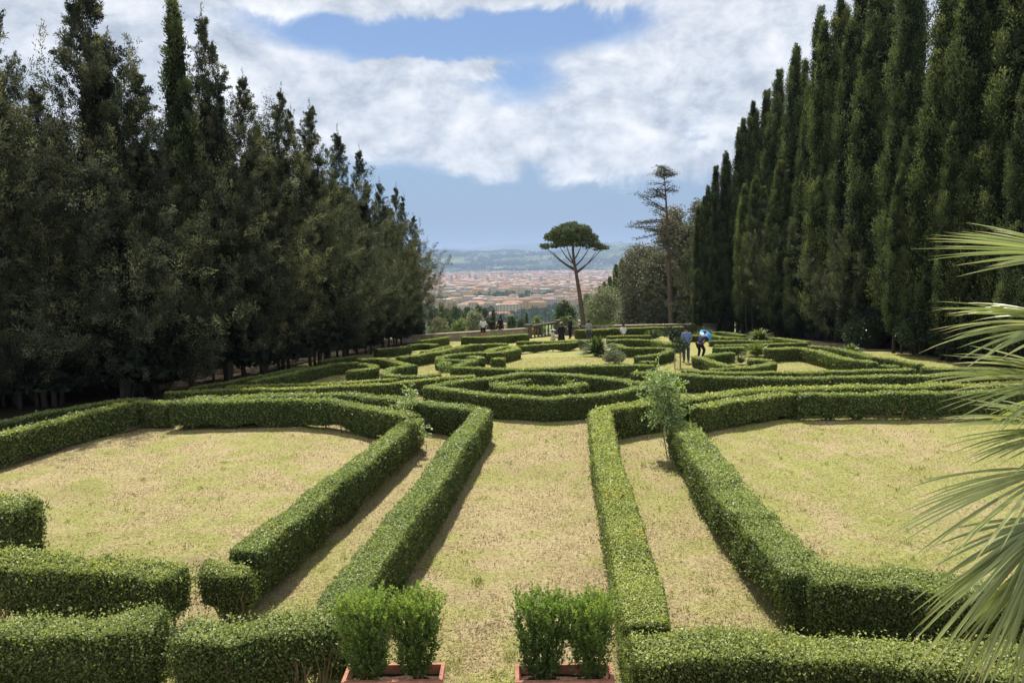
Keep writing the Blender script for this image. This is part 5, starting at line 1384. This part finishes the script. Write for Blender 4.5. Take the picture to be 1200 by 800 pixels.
g = Geo(); g.tube([(0, 0, -.05), (0, 0, .3), (0, 0, .68)], .009, 6); g.obj('shaft', 'metal_grey', um)
g = Geo(); g.tube([(0, 0, -.05), (0, 0, -.14), (.03, 0, -.17), (.05, 0, -.14)], .014, 6); g.obj('handle', 'leather', um)

SIT = dict(pelvis=(0, 0, .52), waist=(0, .0, .70), chest=(0, .02, .92), neck=(0, .03, 1.08), jaw=(0, .06, 1.15), head=(0, .055, 1.23), crown=(0, .04, 1.29), nose=(0, .165, 1.21), shoulder=(.17, .02, 1.02), elbow=(.23, .06, .76), wrist=(.16, .26, .64),
           hip=(.1, .02, .50), knee=(.12, .44, .50), ankle=(.12, .42, .09), toe=(.13, .57, .03))
def lower(p, dz): return {k: (v[0], v[1], v[2] + dz) for k, v in p.items()}
GROUND = dict(SIT); GROUND = lower(GROUND, -.40); GROUND.update(hip=(.1, .02, .11), knee=(.16, .38, .42), ankle=(.14, .62, .09), toe=(.15, .74, .05))
def wallpt(px, dy=0.0, dz=0.0):
    d = ray(px, 385); A, B = WA, WB
    # where the sight line meets the wall line in plan
    n = np.array([-(B - A)[1], (B - A)[0]]); t = (n @ (A - CAM)[:2]) / (n @ d[:2]); q_ = CAM + d * t
    return np.array([q_[0], q_[1] + dy, min(A[2], B[2]) + dz])
q_ = wallpt(566.5, -.75); person('visitor in pale grey shirt and dark shorts looking out over the cream wall', (q_[0], q_[1], float(gz(q_[0], q_[1]))), R(3), None, 1.04, ('cloth_white', 'short'), ('cloth_black', 'short'), 'grey_hair')
q_ = wallpt(576.5, .0, 1.0 - .40); person('black-clad visitor sitting on the cream wall, left of the pair', tuple(q_), R(-20), SIT, .88, ('cloth_black', 'long'), ('cloth_black', 'long'), female=True)
q_ = wallpt(586.5, .0, 1.0 - .40); person('black-clad visitor with wide black hat sitting on the cream wall, right of the pair', tuple(q_), R(30), SIT, .95, ('cloth_black', 'long'), ('cloth_black', 'long'), hat=('cloth_black', 'wide'))
q_ = P(658, 404.5); person('visitor in long black dress and pale hat standing behind the rear lawn hedge', tuple(q_), R(10), None, .9, ('cloth_black', 'long'), ('cloth_black', 'long'), female=True, hat=('cloth_cream', 'small'), skirt='cloth_black')
q_ = P(668, 397); person('visitor in dark navy clothes standing under the climbing bush by the balustrade', tuple(q_), R(60), None, 1.0, ('cloth_navy', 'long'), ('cloth_black', 'long'))
q_ = P(647.5, 399); person('visitor in white sun hat and cream clothes sitting low on the grass', tuple(q_), R(-70), GROUND, .95, ('cloth_cream', 'short'), ('cloth_cream', 'long'), female=True, hat=('cloth_white', 'wide'))
q_ = P(680, 394); person('dark dressed visitor sitting low between the grey-shirted one and the bush', tuple(q_), R(100), GROUND, 1.0, ('cloth_black', 'long'), ('cloth_denim', 'long'))
q_ = P(690, 401.5); person('black-haired visitor in grey shirt behind the dark dwarf palm', tuple(q_), R(5), None, .93, ('cloth_grey', 'short'), ('cloth_denim', 'long'))
q_ = P(730.5, 399.5); person('visitor in white shirt sitting by the far hedge with a white backpack', tuple(q_), R(0), SIT, .95, ('cloth_white', 'short'), ('cloth_black', 'long'), bag='cloth_white')
g = Geo(); g.box((0, 0, .21), (1.0, .36, .05)); bench = g.obj('low_bench', 'old_stone'); bench.location = tuple(P(730.5, 399.5)); tag(bench, 'low stone bench under the visitor in white', 'bench')
for s in (-.36, .36):
    g = Geo(); g.box((s, 0, .09), (.14, .3, .19)); g.obj('leg', 'old_stone', bench)

# ------------------------------------------------------------------ the town in the plain
def house_mats(i): return ('stucco_%d' % (i % 6), 'roof_tile_%d' % (i % 4))
def house_body(w, d, h, mat, name='wall'):
    g = Geo(); g.box((0, 0, h / 2 - 1), (w, d, h + 2)); return g.mesh(name, mat)
def house_roof(w, d, h, rh, mat):
    g = Geo(); o = .6; W, D = w / 2 + o, d / 2 + o
    if w >= d:
        r = max(0, W - D); ridge = [(-r, 0), (r, 0)]
    else:
        r = max(0, D - W); ridge = [(0, -r), (0, r)]
    v = [(-W, -D, h), (W, -D, h), (W, D, h), (-W, D, h), (*ridge[0], h + rh), (*ridge[1], h + rh)]
    if w >= d: g.add(v, [[0, 1, 5, 4], [2, 3, 4, 5], [3, 2, 1, 0]], [[1, 2, 5], [3, 0, 4]])
    else: g.add(v, [[1, 2, 5, 4], [3, 0, 4, 5], [3, 2, 1, 0]], [[0, 1, 4], [2, 3, 5]])
    return g.mesh('roof', mat)
q = np.random.default_rng(21)
VAR = []
for i in range(14):
    w, d, h = q.uniform(13, 30), q.uniform(10, 16), q.uniform(10, 20)
    sm, rm = house_mats(int(q.integers(0, 24)))
    wins = []
    nf = int(h // 3.6); nw = max(3, int(w // 4.2))
    for f in range(nf):
        for k in range(nw):
            wins.append((-w / 2 + w * (k + .5) / nw, -d / 2 - .12, 1.8 + f * 3.5))
    VAR.append((house_body(w, d, h, sm), house_roof(w, d, h, q.uniform(1.6, 3), rm), wins, w, d, h))
gwin = Geo(); gwin.box((0, 0, 0), (1.3, .25, 1.9)); WIN = gwin.mesh('window', 'window_glass')
LABS = ['ochre', 'cream', 'orange', 'rose', 'white', 'grey']
spots = []
y = 740.0
while y < 6700:
    u0_, u1_ = -.17, .20
    step = 30 + y * .010
    x = u0_ * y
    while x < u1_ * y:
        xx = x + q.uniform(-9, 9); yy = y + q.uniform(-14, 14)
        park = vnoise(xx, yy, 260, 31) > .72 or (yy < 1150 and vnoise(xx, yy, 140, 77) > .76) or (yy < 1500 and xx < -.055 * yy)
        if not park: spots.append((xx, yy))
        x += q.uniform(22, 44) * (1 + y / 12000)
    y += step
spots.sort(key=lambda s: s[1])
NIND = 290
for n, (x, y) in enumerate(spots[:NIND]):
    v = VAR[int(q.integers(0, 14))]
    z = float(tz(x, y))
    o = empty('town_house', (x, y, z), 'pale stuccoed town house under a terracotta hipped roof in the plain below', 'house', 'nearer houses of the town in the plain', R(q.choice([8, 98, 12, -5, 20]) + q.normal(0, 4)))
    s = q.uniform(.85, 1.25); o.scale = (s, s, s)
    part('wall', v[0], o); part('roof', v[1], o)
    if n < 70 and abs(x / y - .02) < .15:
        for wpos in v[2]:
            p = part('window', WIN, o); p.location = wpos
# long institutional blocks with rows of windows
for px, py, wd, hh, dd, rz, lab, mt in [(556, 357, 60, 16, 18, R(4), 'long orange palazzo with two rows of windows at the near edge of the town', 1), (600, 353, 46, 18, 20, R(-6), 'broad yellow palazzo in the middle of the town', 2), (585, 366, 40, 11, 14, R(8), 'low wide roofed block nearest the wall', 0)]:
    Y = 85 / ((py - HOR + 6) / FPX); c = at(px, py, Y)
    o = empty('palazzo', (c[0], Y, -85), lab, 'building', None, rz)
    part('wall', house_body(wd, dd, hh, 'stucco_%d' % mt), o); part('roof', house_roof(wd, dd, hh, 4, 'roof_tile_%d' % mt), o)
    for f in range(3):
        for k in range(int(wd // 5)):
            p = part('window', WIN, o); p.location = (-wd / 2 + wd * (k + .5) / int(wd // 5), -dd / 2 - .12, 2.5 + f * 4.6); p.scale = (1.2, 1, 1.2)
# everything farther away reads as one mass of roofs
g = Geo(); mi = 0
rest = spots[NIND:]
mats = ['stucco_%d' % i for i in range(6)] + ['roof_tile_%d' % i for i in range(4)]
for (x, y) in rest:
    for _ in range(2 if y < 2500 else 3):
        w, d, h = q.uniform(10, 30) * (1 + y / 12000), q.uniform(10, 18), q.uniform(9, 22); rz = R(q.choice([8, 98, 12, -5, 20]) + q.normal(0, 5))
        if q.random() < .012: w, d, h = 10, 10, q.uniform(30, 45)
        xx, yy = x + q.uniform(-24, 24), y + q.uniform(-32, 32); z = float(tz(xx, yy))
        g.box((xx, yy, z + h / 2 - 1), (w, d, h + 2), m=int(q.integers(0, 6)), rz=rz)
        W, D = w / 2 + .6, d / 2 + .6; rr = max(0, W - D) ; ca, sa = math.cos(rz), math.sin(rz)
        v = np.array([(-W, -D, h), (W, -D, h), (W, D, h), (-W, D, h), (-rr, 0, h + q.uniform(2.2, 4.5)), (rr, 0, h + 3)])
        v = np.stack([v[:, 0] * ca - v[:, 1] * sa + xx, v[:, 0] * sa + v[:, 1] * ca + yy, v[:, 2] + z + .05], 1)
        g.add(v, [[0, 1, 5, 4], [2, 3, 4, 5]], [[1, 2, 5], [3, 0, 4]], m=int(q.integers(6, 10)))
tag(g.obj('distant_town', mats), kind='stuff')
# parks and garden trees between the houses, villas and woods on the hills
def tree_mass(name, pts, r, seed, mat='far_leaf', per=60):
    q = np.random.default_rng(seed); g = Geo()
    for (x, y, z, s) in pts:
        d = unit(q.normal(size=(per, 3))); p = np.array([x, y, z + s * .8]) + d * q.uniform(.6, 1.05, (per, 1)) * np.array([s, s, s * .85])
        g.leaves(p, unit(q.normal(size=(per, 3))), unit(d + q.normal(size=(per, 3)) * .5), np.full(per, s * .62), np.full(per, s * .4), np.clip(q.normal(.45, .22, per) + q.normal(0, .12), 0, 1))
    return tag(g.obj(name, mat), kind='stuff')
pts = []
for _ in range(2600):
    y = 900 + 5500 * q.random() ** 1.8; x = q.uniform(-.17, .2) * y
    pk = vnoise(x, y, 260, 31)
    if pk > .68 or q.random() < .35: pts.append((x, y, float(tz(x, y)), q.uniform(4, 8) * (1 + y / 9000)))
for _ in range(420):
    y = q.uniform(620, 1150); x = q.uniform(-.13, .17) * y
    if vnoise(x, y, 140, 77) > .74 or x < -.05 * y: pts.append((x, y, float(tz(x, y)), q.uniform(4, 7.5)))
tree_mass('town_woods', pts, 6, 5)
pts = []
while len(pts) < 5200:
    y = 7150 + 5200 * q.random() ** 1.5; x = q.uniform(-.19, .24) * y
    if vnoise(x, y, 330, 41) * .6 + vnoise(x, y, 110, 42) * .4 > .50: pts.append((x, y, float(hz(x, y)) - 2, q.uniform(11, 22)))
tree_mass('hill_woods', pts, 14, 6, per=26)
g = Geo()
for _ in range(260):
    y = 7050 + 3800 * q.random() ** 1.4; x = q.uniform(-.19, .24) * y; z = float(hz(x, y))
    w, d, h = q.uniform(16, 34), q.uniform(12, 20), q.uniform(8, 14)
    g.box((x, y, z + h / 2 - 2), (w, d, h + 4), m=int(q.choice([1, 4, 0])), rz=q.uniform(0, 3)); g.box((x, y, z + h + 1.2), (w + 2, d + 2, 2.2), m=6 + int(q.integers(0, 4)), taper=.5)
tag(g.obj('hill_villas', mats), kind='stuff')

# ------------------------------------------------------------------ short dry grass on the near lawns
q = np.random.default_rng(77)
n = 620000
d_ = 8.2 + (40 - 8.2) * q.random(n) ** 1.35; x = q.uniform(-.72, .72, n) * d_ * 1.02
z = lump(x, d_)
den = vnoise(x, d_, .35, 8) * .6 + vnoise(x, d_, 1.4, 9) * .4
keep = q.random(n) < np.clip(.25 + 1.3 * (den - .25), 0, 1) * (1 - .85 * soil_amt(x, d_)); x, d_, z = x[keep], d_[keep], z[keep]; n = len(x)
a = q.uniform(0, 6.283, n); e = np.abs(q.normal(.4, .4, n)); L = q.uniform(.025, .065, n) * (1 + .03 * np.maximum(0, d_ - 14))
dr = np.stack([np.cos(a) * np.cos(e), np.sin(a) * np.cos(e), np.sin(e)], 1)
sd_ = np.stack([-np.sin(a), np.cos(a), 0 * a], 1); wv = (.0035 + .00022 * d_)[:, None]
p = np.stack([x, d_, z + .004], 1)
v = np.stack([p - sd_ * wv, p + sd_ * wv, p + dr * L[:, None]], 1).reshape(-1, 3)
g = Geo()
me = np_mesh('grass', v, None, np.arange(n * 3).reshape(-1, 3), ('grass_blade',), np.clip(q.normal(.36, .24, n) + .25 * (vnoise(x, d_, .22, 15) - .5) + 1.0 * (green_amt(x, d_) - .5), 0, 1))
tag(link(bpy.data.objects.new('grass', me)), kind='stuff')
g = Geo()
for _ in range(260):
    d0 = 8.6 + 20 * q.random() ** 1.2; x0 = q.uniform(-.62, .62) * d0
    if green_amt(x0, d0) < .44: continue
    k = int(q.integers(7, 16)); a = q.uniform(0, 6.283, k); e = q.uniform(.5, 1.4, k); L = q.uniform(.05, .13, k)
    dd = np.stack([np.cos(a) * np.cos(e), np.sin(a) * np.cos(e), np.sin(e)], 1)
    bb = np.array([x0, d0, float(lump(x0, d0))]) + np.stack([q.normal(0, .04, k), q.normal(0, .04, k), 0 * a], 1)
    g.leaves(bb + dd * (L / 2)[:, None], dd, rdir(k), L, L * .13 + .004, q.uniform(.6, 1, k))
tag(g.obj('weed_tufts', 'grass_blade'), kind='stuff')
# a few dead leaves and clods
g = Geo(); m = 2400
d_ = 9 + 16 * q.random(m); x = q.uniform(-.6, .6, m) * d_; a = rdir(m) * [1, 1, .3]
g.leaves(np.stack([x, d_, gz(x, d_) + .015], 1), a, unit(np.array([0, 0, 1.]) + q.normal(size=(m, 3)) * .4), q.uniform(.03, .07, m), q.uniform(.02, .045, m), q.random(m))
tag(g.obj('dead_leaves', 'dead_leaf'), kind='stuff')

# ------------------------------------------------------------------ air
m, t = material('air')
pv = t.add('ShaderNodeVolumePrincipled'); pv.inputs['Color'].default_value = (0.50, 0.66, 0.95, 1); pv.inputs['Density'].default_value = 8.5e-5
pv.inputs['Anisotropy'].default_value = 0.0
o_ = t.add('ShaderNodeOutputMaterial'); t.l.new(pv.outputs[0], o_.inputs['Volume'])
g = Geo(); g.box((0, 12950, 157), (33000, 27100, 486)); hz_o = g.obj('haze', 'air'); tag(hz_o, kind='stuff')
hz_o.location = (0, 0, 0)
